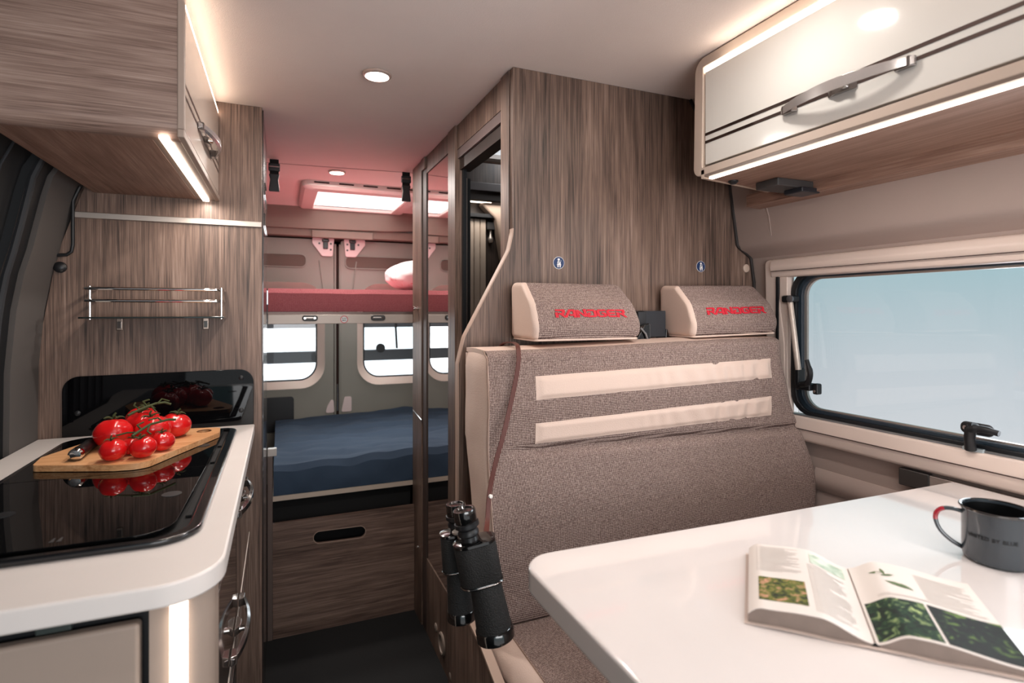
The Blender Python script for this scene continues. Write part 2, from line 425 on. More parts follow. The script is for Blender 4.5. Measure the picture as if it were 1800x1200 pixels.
# cassette rail on top (rounded end), bottom rail, left jamb
prof = arc_poly([(1.385, 1.398), (1.352, 1.398), (1.343, 1.432), (1.352, 1.452), (1.385, 1.455)], [0, .008, .012, .012, 0])
G().prism([(y, z) for y, z in [(0, 0)]] and prof, 'Z', 0, 0.001).b.free()
def xz_sweep(profile, y0, y1): return G().loft([[(x, y, z) for x, z in profile] for y in (y0, y1)])
xz_sweep(prof, YE, 1.218).build('top_rail', beigeL, wi, bevel=.002)
G().prism(arc_poly([(1.172, .955), (1.237, .955), (1.247, 1.452), (1.219, 1.452), (1.19, 1.33), (1.172, 1.2)], [.012, .015, .03, .0, 0, 0]), 'X', 1.354, 1.386).build('side_rail', beigeL, wi, bevel=.006)
G().box(1.3415, 1.345, YE, 1.212, 1.4155, 1.417).build('rail_groove', darkbrown, wi)
prof2 = arc_poly([(1.39, .928), (1.362, .932), (1.355, .965), (1.36, 1.0), (1.39, 1.005)], [0, .012, .004, .006, 0])
xz_sweep(prof2, YE, 1.235).build('bottom_rail', beigeL, wi, bevel=.001)
G().box(1.352, 1.358, YE, 1.20, .966, .9675).build('rail_groove', darkbrown, wi)
G().box(1.35, 1.356, 1.193, 1.201, 1.0, 1.40).build('jamb_slot', rubber, wi)
G().box(1.356, 1.385, 1.166, 1.194, 1.0, 1.40).build('jamb', beigeL, wi, bevel=.003)
# rubber seals, aluminium glass rim, pane
G().plate(rrect(YE, 1.167, 1.004, 1.415, .065), [rrect(YE+.02, 1.149, 1.015, 1.402, .055)], 'X', 1.370, 1.386).build('rubber_seal', rubber, wi, bevel=.002)
G().plate(rrect(YE+.01, 1.153, 1.012, 1.405, .06), [rrect(YE+.03, 1.137, 1.023, 1.394, .05)], 'X', 1.380, 1.394).build('inner_seal', mat('blue_grey_rubber', (40, 52, 62), .35), wi, bevel=.002)
G().plate(rrect(YE+.02, 1.141, 1.020, 1.397, .052), [rrect(YE+.04, 1.129, 1.027, 1.389, .046)], 'X', 1.390, 1.398).build('glass_rim', alu, wi)
G().box(1.366, 1.372, YE, 1.165, 1.001, 1.006).build('drip_strip', mat('grey_metal_strip', (150, 152, 154), .3, .6), wi)
G().box(1.399, 1.403, YE, 1.165, 1.0, 1.43).build('pane', glassT, wi)

# ---- rear wall with two doors
YR = 3.5
g = G()
g.prism([(-.66, 1.93), (1.42, 1.93), (1.42, 1.80), (1.1, 1.815), (.6, 1.782), (.1, 1.775), (-.66, 1.775)], 'Y', 3.40, 3.50)
g.box(-.66, 1.42, 3.42, 3.50, 1.735, 1.785); g.box(.17, .52, 3.405, 3.44, 1.728, 1.772)
struct(g.build('wall_rear', mat('rear_header_trim', (128, 112, 102), .8), bevel=.004))
struct(G().box(-.70, 1.45, 3.52, 3.54, 0, 1.93).build('trim_5', darkbrown)) if False else None
g = G(); g.box(-.70, 1.45, 3.50, 3.53, 1.69, 1.76); g.box(.30, .335, 3.50, 3.53, .3, 1.72); g.box(-.7, 1.45, 3.5, 3.53, 0, .35)
struct(g.build('trim_5', darkbrown))
def rear_door(nm, x0, x1, wx0, wx1, inner):
    d = bpy.data.objects.new(nm, None); C.objects.link(d); d.location = ((x0+x1)/2, YR, .3); struct(d)
    hole = rrect(wx0, wx1, .885, 1.425, .10, 8)
    G().plate(rrect(x0, x1, .30, 1.725, .015, 3), [rrect(wx0-.035 if inner > 0 else wx0-.035, wx1+.035, .85, 1.46, .13, 8)], 'Y', 3.475, 3.50).build('door_panel', shellL, d, bevel=.004)
    # window reveal, a dished pale ring
    n = 4
    a = rrect(wx0-.042, wx1+.042, .843, 1.467, .135, 8); b = hole
    rings = [[(p[0]*(1-t)+q[0]*t, 3.468+.045*t, p[1]*(1-t)+q[1]*t) for p, q in zip(a, b)] for t in (0, .15, .5, 1)]
    g = G(); g.loft(rings, caps=False); g.build('window_reveal', reveal, d)
    G().plate(rrect(wx0-.006, wx1+.006, .879, 1.431, .104, 8), [rrect(wx0+.008, wx1-.008, .893, 1.417, .092, 8)], 'Y', 3.512, 3.522).build('window_seal', rubber, d)
    G().box(wx0-.01, wx1+.01, 3.517, 3.520, .87, 1.46).build('window_pane', glassT, d)
    # pull recess
    rc = rrect(wx0+.02, wx1-.02, 1.565, 1.628, .026)
    rx = (x0+.03, x1-.16) if inner > 0 else (x0+.03, x1-.1)
    rc = rrect(rx[0], rx[1], 1.56, 1.628, .026)
    G().prism(rc, 'Y', 3.4725, 3.476).build('pull_recess', mat('recess_shadow_trim', (92, 78, 70), .8), d)
    G().plate(rrect(rx[0]-.006, rx[1]+.006, 1.554, 1.634, .03), [rc], 'Y', 3.468, 3.476).build('recess_rim', shellL, d, bevel=.002)
    return d
dl = rear_door('door_2', -.62, .298, -.52, .205, 1)
dr2 = rear_door('door_3', .338, 1.30, .475, 1.18, -1)
# door creases near the middle
for (xa, xb, d) in ((.215, .245, dl), (.43, .40, dr2)):
    G().tube([(xa, 3.473, 1.60), (xb, 3.472, 1.38)], .004, 6).build('pressed_crease', shellL, d)
# bracket plates with loops
for (xc, sgn, d) in ((.30, -1, dl), (.355, 1, dr2)):
    pl = arc_poly([(xc, 1.735), (xc+sgn*.125, 1.735), (xc+sgn*.125, 1.70), (xc+sgn*.07, 1.625), (xc+sgn*.01, 1.625)], .012)
    b_ = G().prism(pl, 'Y', 3.462, 3.474).build('bracket_plate', pinkplate, d, bevel=.002)
    G().box(xc+sgn*.05-.014, xc+sgn*.05+.014, 3.45, 3.463, 1.668, 1.71).build('latch', black, b_, bevel=.004)
    G().box(xc+sgn*.05-.02, xc+sgn*.05+.02, 3.445, 3.463, 1.708, 1.728).build('latch_hook', black, b_, bevel=.005)
    for q in (-.012, .012):
        G().tube([(xc+sgn*.05+q, 3.45, 1.715), (xc+sgn*.05+q, 3.43, 1.735), (xc+sgn*.05+q, 3.43, 1.765)], .003, 8).build('chrome_loop', chrome, b_)
    g = G()
    for (a, c_) in ((.02, 1.70), (.085, 1.70), (.02, 1.665)): g.lathe((xc+sgn*a, 3.463, c_), (0, -1, 0), [(.006, 0), (.006, .003)], 12)
    g.build('bolts', darkgrey, b_)
# closing edge beads and rod between the doors
G().tube([(.306, 3.476, .55), (.306, 3.476, 1.70)], .006, 8).build('door_edge_bead', shellL, dl)
G().tube([(.333, 3.476, .55), (.333, 3.476, 1.70)], .006, 8).build('door_edge_bead', shellL, dr2)
G().tube([(.318, 3.465, .70), (.318, 3.465, .86)], .0045, 8).build('locking_rod', chrome, dr2)
G().prism(arc_poly([(.30, .69), (.25, .69), (.26, .73), (.295, .79)], .01), 'Y', 3.465, 3.475).build('lower_bracket', pinkplate, dl)
G().prism(arc_poly([(.34, .69), (.40, .69), (.40, .78), (.36, .78)], .01), 'Y', 3.465, 3.475).build('lower_bracket', pinkplate, dr2)
# dark ventilation grilles in the doors
for (x0, x1, d) in ((-.20, .075, dl), (.80, 1.15, dr2)):
    v = G().prism(rrect(x0, x1, .60, .80, .02), 'Y', 3.462, 3.475).build('speaker_grille', black, d, bevel=.003)
# carrier outside the rear windows
cr_ = thing('bicycle_carrier', (.33, 3.75, .9), 'grey metal carrier rails outside the rear door windows', 'carrier')
g = G(); g.box(-.75, 1.4, 3.70, 3.73, .972, 1.045); g.build('crossbar', mat('carrier_grey', (120, 122, 126), .5), cr_, bevel=.006)
G().box(-.75, 1.4, 3.70, 3.73, 1.19, 1.34).build('upper_rail', MATS['carrier_grey'], cr_, bevel=.006)
for x in (-.3, .95): G().box(x-.02, x+.02, 3.545, 3.70, .985, 1.03).build('mounting_arm', darkgrey, cr_)
G().tube([(.72, 3.70, 1.27), (.71, 3.69, 1.2), (.72, 3.70, 1.05)], .008, 8).build('strap_bar', darkgrey, cr_)
G().lathe((.61, 3.70, 1.055), (0, -1, 0), [(.0, 0), (.03, 0), (.03, .02), (0, .02)], 16).build('clamp_knob', darkgrey, cr_)

# ================================================================ TALL CABINET (left)
t = thing('tall_cabinet', (-.32, 1.86, 0), 'tall walnut laminate cabinet at the end of the kitchen, reaching the ceiling', 'cabinet')
G().plate([(-.64, 0), (-.051, 0), (-.051, CZ), (-.36, CZ), (-.40, 1.85), (-.48, 1.70), (-.56, 1.45), (-.60, 1.2)], [], 'Y', 1.86, 1.88).build('end_panel', woodV, t, bevel=.0015)
G().box(-.60, -.055, 1.88, 2.37, 0, CZ-.002).build('carcass', woodV, t)
G().box(-.0555, -.0475, 1.884, 2.37, 0, CZ-.002).build('door_edge', mat('dark_cabinet_edge', (52, 44, 42), .25, coat=.6), t)
G().box(-.525, -.0515, 1.853, 1.861, 1.555, 1.572).build('trim_strip', alu, t, bevel=.002)
def bow_handle(x, sgn, y0, y1, z, parent, out=.030, m=None):
    """shallow bow handle along Y on a face at x, standing out towards sgn"""
    n = 14
    def pos(k, o=0): a = k/n; return (x+sgn*(.004+out*math.sin(PI*a)**.8+o), y0+(y1-y0)*a, z)
    rings = []
    for k in range(n+1):
        p = Vector(pos(k)); w = .0075+.0035*math.sin(PI*k/n); th = .0035
        rings.append([(p.x+dx, p.y, p.z+dz) for dx, dz in ((-th, -w), (th, -w*.6), (th, w*.6), (-th, w))])
    h = G().loft(rings).build('handle', m or chrome, parent, bevel=.001)
    for yy in (y0, y1-.035):
        G().prism([(x, yy), (x+sgn*.012, yy+.006), (x+sgn*.012, yy+.030), (x, yy+.035)], 'Z', z-.009, z+.009).build('end_cap', acryl, h, bevel=.002)
    ym = (y0+y1)/2
    G().prism([(x, ym-.03), (x+sgn*.012, ym-.012), (x+sgn*.012, ym+.012), (x, ym+.03)], 'Z', z-.008, z+.008).build('push_catch', acryl, h, bevel=.002)
    G().lathe((x, ym-.012, z), (sgn, 0, 0), [(.006, 0), (.006, .018), (0, .018)], 12).build('catch_button', chrome, h)
    return h
for z in (1.70, 1.60): G().box(-.0475, -.0435, 1.98, 2.26, z-.02, z+.02).build('handle', acryl, t, bevel=.0015)

# ---- wall shelf with chrome rails
t = thing('spice_rack', (-.31, 1.79, 1.282), 'glass shelf with two chrome rails on the walnut panel above the hob', 'shelf')
G().box(-.484, -.146, 1.757, 1.858, 1.279, 1.284).build('glass_shelf', mat('dark_edge_glass', (22, 30, 28), .05, coat=1), t, bevel=.001)
for z in (1.359, 1.327):
    pts = [(-.470, 1.855, z), (-.478, 1.82, z), (-.477, 1.785, z)]+[(-.470+.012*k, 1.767-.004*k/3, z) for k in range(0, 4)]+[(-.42+.022*k, 1.762, z) for k in range(12)]+[(-.166, 1.764, z), (-.156, 1.775, z), (-.152, 1.80, z), (-.152, 1.855, z)]
    G().tube(pts, .0042, 10).build('rail', chrome, t)
for x in (-.461, -.154):
    G().tube([(x, 1.770, 1.277), (x, 1.770, 1.365)], .0034, 10).build('post', chrome, t)
for x in (-.415, -.202):
    c_ = G().box(x-.008, x+.008, 1.852, 1.859, 1.245, 1.279).build('bracket', mat('satin_metal', (150, 136, 126), .3, .8), t, bevel=.002)
    G().box(x-.005, x+.005, 1.8495, 1.853, 1.251, 1.270).build('bracket_screw_cover', acryl, c_, bevel=.001)

# ---- splashback
t = thing('splashback', (-.31, 1.858, .96), 'glossy black glass splashback with rounded top corners behind the hob', 'splashback')
sp = arc_poly([(-.545, .9565), (-.074, .9565), (-.074, 1.124), (-.545, 1.120)], [0, 0, .04, .04], 8)
G().prism(sp, 'Y', 1.851, 1.859).build('glass_panel', mat('splashback_glass', (7, 7, 9), .03, spec=.35), t, bevel=.001)
for (x, z) in ((-.108, 1.098), (-.108, 1.000), (-.51, 1.02)):
    G().lathe((x, 1.851, z), (0, -1, 0), [(.007, 0), (.007, .002), (.004, .004), (0, .004)], 16).build('screw_cap', black, t)

# ---- black cable and knob
t = G().tube([(-.505, 1.852, 1.64), (-.521, 1.852, 1.60), (-.521, 1.852, 1.48), (-.524, 1.852, 1.461), (-.535, 1.852, 1.452), (-.556, 1.852, 1.450)], .0045, 8).build('edge_cable', rubber)
tag(t, 'black rubber edging cable running down beside the grey pillar', 'cable')
t = G().lathe((-.550, 1.858, 1.418), (0, -1, 0), [(.015, 0), (.015, .006), (.011, .010), (.005, .012), (0, .012)], 20).build('thumbscrew', black)
tag(t, 'round black screw knob on the walnut panel beside the grey pillar', 'knob')

# ================================================================ OVERHEAD CABINET LEFT
t = thing('overhead_cabinet', (-.30, 1.5, 1.625), 'walnut overhead cabinet with taupe door and lit underside above the hob', 'cabinet', None)
pf = arc_poly([(1.86, 1.626), (1.20, 1.626), (1.20, CZ-.002), (1.86, CZ-.002)], [0, .028, 0, 0], 8)
g = G(); g.prism(pf, 'X', -.49, -.178)
def shear(v): return v
pfi = [(y, z) for y, z in pf]
endp = G().prism([(y if y < 1.3 else 1.235, z) for y, z in pf], 'X', -.475, -.176).build('end_panel', woodCab, t)
g.b.free()
G().box(-.475, -.225, 1.236, 1.858, 1.6275, 1.65).build('bottom_panel', woodY, t)
G().box(-.225, -.176, 1.236, 1.858, 1.6280, 1.65).build('lamp_channel', mat('channel_taupe', (120, 104, 94), .35), t)
G().box(-.47, -.19, 1.236, 1.858, 1.655, CZ-.004).build('carcass', woodV, t)
G().box(-.178, -.166, 1.198, 1.859, 1.6262, 1.642).build('face_frame', taupeM, t, bevel=.002)
G().box(-.178, -.166, 1.198, 1.212, 1.642, CZ-.003).build('face_frame', taupeM, t, bevel=.002)
G().box(-.180, -.1755, 1.212, 1.858, 1.642, 1.90).build('shadow_gap', blackM, t)
d_ = G().box(-.176, -.169, 1.216, 1.855, 1.648, 1.886).build('door', mat('taupe_gloss_door', (200, 184, 172), .18, spec=.35), t, bevel=.001)
for z in (1.713, 1.735): G().box(-.1695, -.1685, 1.217, 1.854, z-.0035, z+.0035).build('trim_stripe', mat('brown_chrome_stripe', (70, 52, 46), .3), d_)
bow_handle(-.1685, 1, 1.40, 1.67, 1.713, d_, .026, mat('satin_chrome', (196, 192, 190), .22, .75))
G().box(-.209, -.193, 1.205, 1.852, 1.6225, 1.6285).build('under_light_strip', ledW, t)
G().box(-.178, -.170, 1.21, 1.858, 1.889, 1.897).build('top_light_strip', ledS, t)
area('cove_light', (-.158, 1.5, 1.882), .014, .10, (1, .84, .68), (0, PI, 0), sy=.62, parent=t)
area('under_cabinet_light', (-.20, 1.53, 1.618), .016, 2.2, (1, .88, .78), (0, 0, 0), sy=.62, parent=t)

# ================================================================ KITCHEN UNIT
t = thing('worktop', (-.33, 1.35, .955), 'pale grey kitchen worktop with rounded front corner', 'worktop')
wp = arc_poly([(-.600, 1.857), (-.071, 1.857), (-.071, .808), (-.30, .812), (-.66, .826), (-.60, 1.2)], [0, 0, .075, 0, 0, 0], 10)
G().plate(wp, [], 'Z', .925, .955).build('slab', worktopM, t, bevel=.004, seg=3)
# hob
t = thing('hob_unit', (-.31, 1.35, .955), 'black glass covered hob and sink unit set in the worktop', 'hob')
ho = arc_poly([(-.512, .947), (-.113, .940), (-.113, 1.775), (-.512, 1.785)], [.03, .06, .035, .06], 8)
hi_ = arc_poly([(-.498, .962), (-.133, .957), (-.133, 1.765), (-.498, 1.770)], [.02, .05, .025, .05], 8)
G().plate(ho, [hi_], 'Z', .9552, .965).build('frame', mat('graphite_frame', (30, 31, 34), .2, .5, coat=.6), t, bevel=.004, seg=3)
G().prism(hi_, 'Z', .9552, .957).build('well', blackM, t)
l1 = arc_poly([(-.495, .970), (-.152, .965), (-.146, 1.345), (-.495, 1.352)], [.02, .05, 0, 0], 8)
l2 = arc_poly([(-.495, 1.354), (-.146, 1.347), (-.146, 1.755), (-.495, 1.765)], [0, 0, .01, .04], 8)
G().prism(l1, 'Z', .962, .968).build('glass_lid', blackG, t, bevel=.0006)
G().prism(l2, 'Z', .962, .968).build('glass_lid', blackG, t, bevel=.0006)
for (x, y) in ((-.181, 1.161), (-.176, 1.55), (-.415, 1.147)):
    G().lathe((x, y, .968), (0, 0, 1), [(.016, -.0005), (.016, .0006), (.012, .0009), (0, .0007)], 20).build('rubber_stop', rubber, t)
for (y0, y1) in ((1.40, 1.52), (1.56, 1.70), (1.05, 1.2)):
    G().box(-.144, -.135, y0, y1, .958, .962).build('hinge', blackM, t, bevel=.001)
g = G()
for (x, y) in ((-.306, .985), (-.297, .985)): g.prism([(x, y), (x+.006, y), (x+.004, y+.016), (x+.002, y+.016)], 'Z', .9681, .9683)
g.build('hob_mark', darkgrey, t)

# base cabinet
t = thing('kitchen_base_cabinet', (-.33, 1.35, 0), 'taupe kitchen base unit under the worktop with lit corner strip', 'cabinet')
G().box(-.60, -.098, .92, 1.855, .02, .924).build('carcass', woodV, t)
fr = mat('gloss_taupe_brown', (120, 100, 90), .10, coat=1)
d_ = G().box(-.097, -.086, .915, 1.855, .630, .918).build('drawer', fr, t, bevel=.0012)
for z in (.868, .888): G().box(-.0862, -.0854, .916, 1.852, z-.003, z+.003).build('trim_stripe', MATS['brown_chrome_stripe'], d_)
bow_handle(-.085, 1, 1.27, 1.53, .878, d_, .021, mat('smoky_chrome', (120, 116, 116), .12, .9))
d_ = G().box(-.097, -.086, .915, 1.855, .19, .622).build('drawer', fr, t, bevel=.0012)
for z in (.575, .596): G().box(-.0862, -.0854, .916, 1.852, z-.003, z+.003).build('trim_stripe', MATS['brown_chrome_stripe'], d_)
bow_handle(-.085, 1, 1.14, 1.40, .650, d_, .021, mat('smoky_chrome', (120, 116, 116), .12, .9))
G().box(-.097, -.085, .916, 1.855, .6235, .629).build('drawer_edge', mat('pale_edge', (225, 214, 205), .3), t)
G().box(-.097, -.086, .915, 1.855, .02, .182).build('plinth_drawer', fr, t, bevel=.0012)
# rounded corner column with light strip
cp = arc_poly([(-.158, .850), (-.084, .850), (-.084, .925), (-.158, .925)], [0, .055, 0, 0], 8)
G().prism(cp, 'Z', .02, .923).build('corner_column', taupeM, t)
G().box(-.1345, -.1135, .8465, .852, .02, .915).build('corner_light_strip', mat('corner_led', (255, 232, 210), .5, emit=3.2), t)
area('corner_light', (-.124, .842, .6), .02, .2, (1, .88, .76), (PI/2, 0, 0), sy=.6, parent=t)
G().box(-.62, -.158, .875, .92, .02, .923).build('recess', black, t)
d_ = G().box(-.62, -.1685, .850, .870, .04, .893).build('fridge_door', taupeM, t, bevel=.006, seg=3)
G().box(-.28, -.242, .856, .876, .897, .910).build('latch', mat('green_grey_catch', (58, 66, 64), .3), t, bevel=.003)

# ---- cutting board, knife, tomatoes
BZ = .982
t = thing('cutting_board', (-.30, 1.5, .969), 'bamboo cutting board with a finger hole lying on the black hob', 'cutting board')
bp = arc_poly([(-.470, 1.428), (-.318, 1.368), (-.262, 1.360), (-.222, 1.455), (-.146, 1.628), (-.150, 1.700), (-.215, 1.712), (-.415, 1.68), (-.478, 1.50)], [.015, .05, .05, .1, .02, .02, .03, .05, .02], 5)
hole = circ(-.185, 1.662, .017, 20, .022)
G().plate(bp, [hole], 'Z', .9692, BZ).build('board', bamboo, t, bevel=.002)
G().tube([(-.185+.0172*math.cos(a), 1.662+.0222*math.sin(a), BZ-.001) for a in [2*PI*k/24 for k in range(25)]], .0012, 6).build('hole_rim', mat('burnt_rim', (120, 76, 46), .6), t)
t = thing('kitchen_knife', (-.39, 1.49, BZ), 'kitchen knife with black steel-capped handle on the cutting board', 'knife')
kd = Vector((.0, 1, 0)).normalized(); k0 = Vector((-.398, 1.430, BZ+.0145))
G().lathe(k0, kd, [(.011, 0), (.0135, .004), (.0140, .03), (.0125, .07), (.0135, .10), (.013, .108), (0, .108)], 18, sc=(.9, 1), u=(0, 0, 1)).build('handle', mat('knife_handle_black', (12, 12, 13), .4), t)
G().lathe(k0-kd*.003, kd, [(0, 0), (.010, .001), (.0140, .005), (.0142, .014), (.0138, .016)], 18, sc=(.9, 1), u=(0, 0, 1)).build('end_cap', chrome, t)
bl = k0+kd*.108; sd = Vector((kd.y, -kd.x, 0))
G().faces([tuple(bl+sd*a+kd*b+Vector((0, 0, c_))) for a, b, c_ in ((-.012, 0, -.004), (.010, 0, -.004), (.010, .10, -.009), (-.005, .13, -.010), (-.012, .10, -.009), (-.012, 0, -.006), (.010, 0, -.006), (.010, .10, -.0105), (-.005, .13, -.011), (-.012, .10, -.0105))],
            [(0, 1, 2, 3, 4), (9, 8, 7, 6, 5), (0, 5, 6, 1), (1, 6, 7, 2), (2, 7, 8, 3), (3, 8, 9, 4), (4, 9, 5, 0)]).build('blade', chrome, t)
def tomato(i, x, y, r, label, lobes=5, tilt=(0, 0), z=None, flat=.84):
    z = z if z is not None else BZ+r*flat
    t = thing('tomato', (x, y, z-r*flat), label, 'tomato', 'tomatoes on the cutting board')
    rnd = random.Random(i); ph = rnd.random()*6
    def fn(d):
        th = math.atan2(d.y, d.x); pol = abs(d.z)
        return 1+.028*math.cos(lobes*th+ph)*(1-pol**4)*(.4+max(0, d.z))-.20*math.exp(-((1-d.z)/.045)) - .02*noise.noise(d*2+Vector((i, 0, 0)))
    M = Matrix.Rotation(tilt[0], 3, 'X') @ Matrix.Rotation(tilt[1], 3, 'Y')
    g = G().sphere((0, 0, 0), r, 40, 26, fn, (1, 1, flat)); c = Vector((x, y, z))
    for v in g.b.verts: v.co = c+M @ v.co
    g.build('flesh', tomM, t)
    # calyx
    top = c+M @ Vector((0, 0, r*flat*.84)); g = G()
    for k in range(5):
        a = 2*PI*k/5+ph
        pts = [top+M @ Vector((math.cos(a)*q*r*.55, math.sin(a)*q*r*.55, r*(.06+.16*math.sin(q*2.6)))) for q in (0, .25, .5, .75, 1)]
        g.tube(pts, [r*.05, r*.06, r*.055, r*.04, r*.012], 6)
    g.tube([top, top+M @ Vector((0, 0, r*.3)), top+M @ Vector((r*.12, 0, r*.45))], r*.06, 6)
    g.build('calyx', stemM, t)
    return t
TL = [(-.327, 1.408, .0258, 'small red tomato at the front left corner of the bunch, nearest the knife'),
      (-.273, 1.411, .0258, 'small red tomato at the front centre of the bunch, above the board edge'),
      (-.246, 1.464, .0245, 'small dark red tomato at the front right of the bunch'),
      (-.303, 1.452, .0210, 'small shaded tomato wedged between the two front tomatoes'),
      (-.356, 1.535, .0400, 'largest red tomato, at the left of the bunch above the front left one'),
      (-.280, 1.549, .0390, 'large red tomato in the middle right of the bunch'),
      (-.243, 1.612, .0350, 'large red tomato at the far right end of the bunch'),
      (-.318, 1.625, .0390, 'red tomato behind the largest one, under the upper stem'),
      (-.330, 1.702, .0390, 'topmost red tomato at the back of the bunch against the splashback')]
for i, (x, y, r, l) in enumerate(TL):
    tomato(i, x, y, r, l, 5+i % 3, (random.uniform(-.25, .25), random.uniform(-.25, .25)), flat=.88 if r < .03 else .86)
def vine(label, pts, r, subs):
    t = thing('tomato_vine', pts[0], label, 'vine', 'tomato vines')
    G().tube(pts, r, 8).build('main_stem', stemM, t)
    for s_ in subs: G().tube(s_, .0019, 6).build('side_stem', stemM, t)
vine('green vine stem lying across the small front tomatoes', [(-.292, 1.405, 1.032), (-.279, 1.43, 1.040), (-.268, 1.45, 1.046), (-.255, 1.475, 1.046), (-.240, 1.50, 1.046), (-.228, 1.51, 1.043)], .0028,
     [[(-.280, 1.43, 1.040), (-.292, 1.45, 1.046), (-.285, 1.475, 1.048)], [(-.268, 1.45, 1.046), (-.27, 1.435, 1.034), (-.262, 1.43, 1.028)], [(-.25, 1.48, 1.047), (-.26, 1.49, 1.053), (-.275, 1.475, 1.052)], [(-.285, 1.42, 1.036), (-.305, 1.425, 1.036), (-.325, 1.422, 1.032)]])
vine('green vine stem lying across the large back tomatoes', [(-.335, 1.57, 1.050), (-.322, 1.59, 1.056), (-.305, 1.61, 1.062), (-.29, 1.63, 1.066), (-.272, 1.645, 1.066), (-.258, 1.645, 1.060)], .0030,
     [[(-.318, 1.60, 1.058), (-.333, 1.62, 1.066), (-.336, 1.65, 1.068)], [(-.303, 1.61, 1.063), (-.318, 1.64, 1.072), (-.308, 1.66, 1.073)], [(-.285, 1.63, 1.066), (-.28, 1.655, 1.074), (-.265, 1.665, 1.066)], [(-.298, 1.62, 1.064), (-.288, 1.60, 1.058), (-.282, 1.59, 1.053)]])

# ================================================================ WARDROBE / BATHROOM FRONT
XC = .546
t = thing('bathroom_cabinet', (XC, 1.85, 0), 'walnut bathroom front with tall mirror door and open doorway', 'cabinet')
G().box(XC, .575, 1.3205, 1.378, 0, CZ-.002).build('door_post', woodV, t, bevel=.001)
G().box(XC+.004, .575, 1.378, 1.815, 1.842, CZ-.002).build('header', woodV, t)
G().box(XC+.006, .585, 1.378, 1.80, 1.812, 1.842).build('door_track', mat('mauve_grey_track', (112, 98, 96), .35), t, bevel=.001)
G().box(XC+.014, .60, 1.378, 1.80, 1.775, 1.812).build('track_dark_panel', mat('dark_walnut', (48, 38, 34), .5), t)  # dark walnut strip under the track
G().box(XC-.004, .57, 1.785, 1.868, 0, CZ-.002).build('door_post', woodV, t, bevel=.001)
G().box(XC+.02, .578, 1.768, 1.785, .15, 1.80).build('door_seal', rubber, t)
G().box(XC, .57, 1.868, 2.19, 1.856, CZ-.002).build('header', woodV, t)
G().box(XC, .57, 1.868, 2.19, .0, .30).build('lower_panel', woodV, t, bevel=.001)
mdoor = G().box(XC+.003, XC+.010, 1.872, 2.188, .303, 1.853).build('mirror_door', mirror, t)
G().box(XC+.002, XC+.011, 1.868, 1.872, .303, 1.853).build('mirror_edge', mat('green_glass_edge', (26, 92, 62), .1), mdoor)
G().box(XC-.001, .57, 2.19, 2.25, 0, 1.875).build('dark_jamb', mat('dark_walnut_jamb', (70, 56, 50), .5), t)  # dark trim beside the mirror door
G().box(XC-.007, .575, 2.25, 2.412, 0, CZ-.004).build('rear_post', woodV, t, bevel=.001)
G().box(XC-.009, .575, 2.19, 2.25, 1.875, CZ-.003).build('header', woodV, t)
G().lathe((XC-.007, 2.31, 1.31), (-1, 0, 0), [(.008, 0), (.008, .004), (.004, .005), (.004, .012), (.009, .014), (.009, .02), (0, .02)], 14).build('knob', chrome, t)
G().lathe((XC-.007, 2.31, .30), (-1, 0, 0), [(.007, 0), (.007, .006), (0, .008)], 12).build('door_stop', chrome, t)
G().tube([(XC-.008, 2.40, .865), (XC-.008, 2.24, .85)], .003, 6).build('strap_clip', chrome, t)
for (y, z, r) in ((2.04, .10, .016), (1.955, .085, .040), (1.84, .035, .016)):
    v = G().lathe((XC, y, z), (-1, 0, 0), [(r, 0), (r, .004), (r*.85, .007), (r*.72, .006), (r*.70, .002), (0, .002)] if r > .03 else [(r, 0), (r, .003), (r*.8, .005), (0, .005)], 24).build('air_outlet' if r > .03 else 'cover_cap', mat('taupe_cap', (150, 134, 124), .5), t)
# low shelf recess between bathroom front and bench
G().box(.43, .46, 1.335, 1.378, 0, .62).build('shelf_side', woodV, t)
# bathroom inside
t = thing('bathroom_interior', (.9, 2.0, 0), 'dim bathroom seen through the open doorway, with folding door', 'bathroom')
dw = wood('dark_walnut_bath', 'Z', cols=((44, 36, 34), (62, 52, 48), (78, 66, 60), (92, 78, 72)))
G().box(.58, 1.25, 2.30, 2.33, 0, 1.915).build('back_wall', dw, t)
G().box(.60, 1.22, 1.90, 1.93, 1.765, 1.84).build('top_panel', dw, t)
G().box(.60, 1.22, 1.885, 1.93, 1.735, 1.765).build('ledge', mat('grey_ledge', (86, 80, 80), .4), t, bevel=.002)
G().box(.60, 1.22, 1.90, 1.93, 1.705, 1.735).build('dark_panel', MATS['dark_walnut'], t)  # dark walnut band under the ledge
G().box(.578, .5905, 1.80, 1.862, .1, 1.753).build('door_profile', mat('light_profile', (170, 156, 146), .4), t)
G().box(.5905, .602, 1.80, 1.862, .1, 1.753).build('profile_seal', rubber, t)
fd = G()
for k in range(4): fd.prism(arc_poly([(.72+.028*k, 2.27), (.747+.028*k, 2.27), (.745+.028*k, 2.295), (.722+.028*k, 2.295)], .004, 3), 'Z', 1.22, 1.70)
fd.build('folding_door', mat('cream_slats', (196, 178, 162), .5), t)
G().box(.70, .95, 2.25, 2.298, 1.705, 1.72).build('curtain_rail', black, t)
area('bathroom_lamp', (.84, 2.20, 1.76), .2, .5, (1, .93, .85), (0, 0, 0), sy=.04, parent=t)
G().box(.70, .845, 2.24, 2.255, 1.766, 1.776).build('light_strip', mat('bath_led', (255, 240, 224), .5, emit=3), t)
G().box(.70, .85, 2.13, 2.298, 1.783, 1.86).build('lamp_housing', mat('pale_housing', (190, 180, 172), .6), t)
G().box(.836, .878, 2.27, 2.298, 1.655, 1.69).build('shower_bracket', darkgrey, t, bevel=.004)
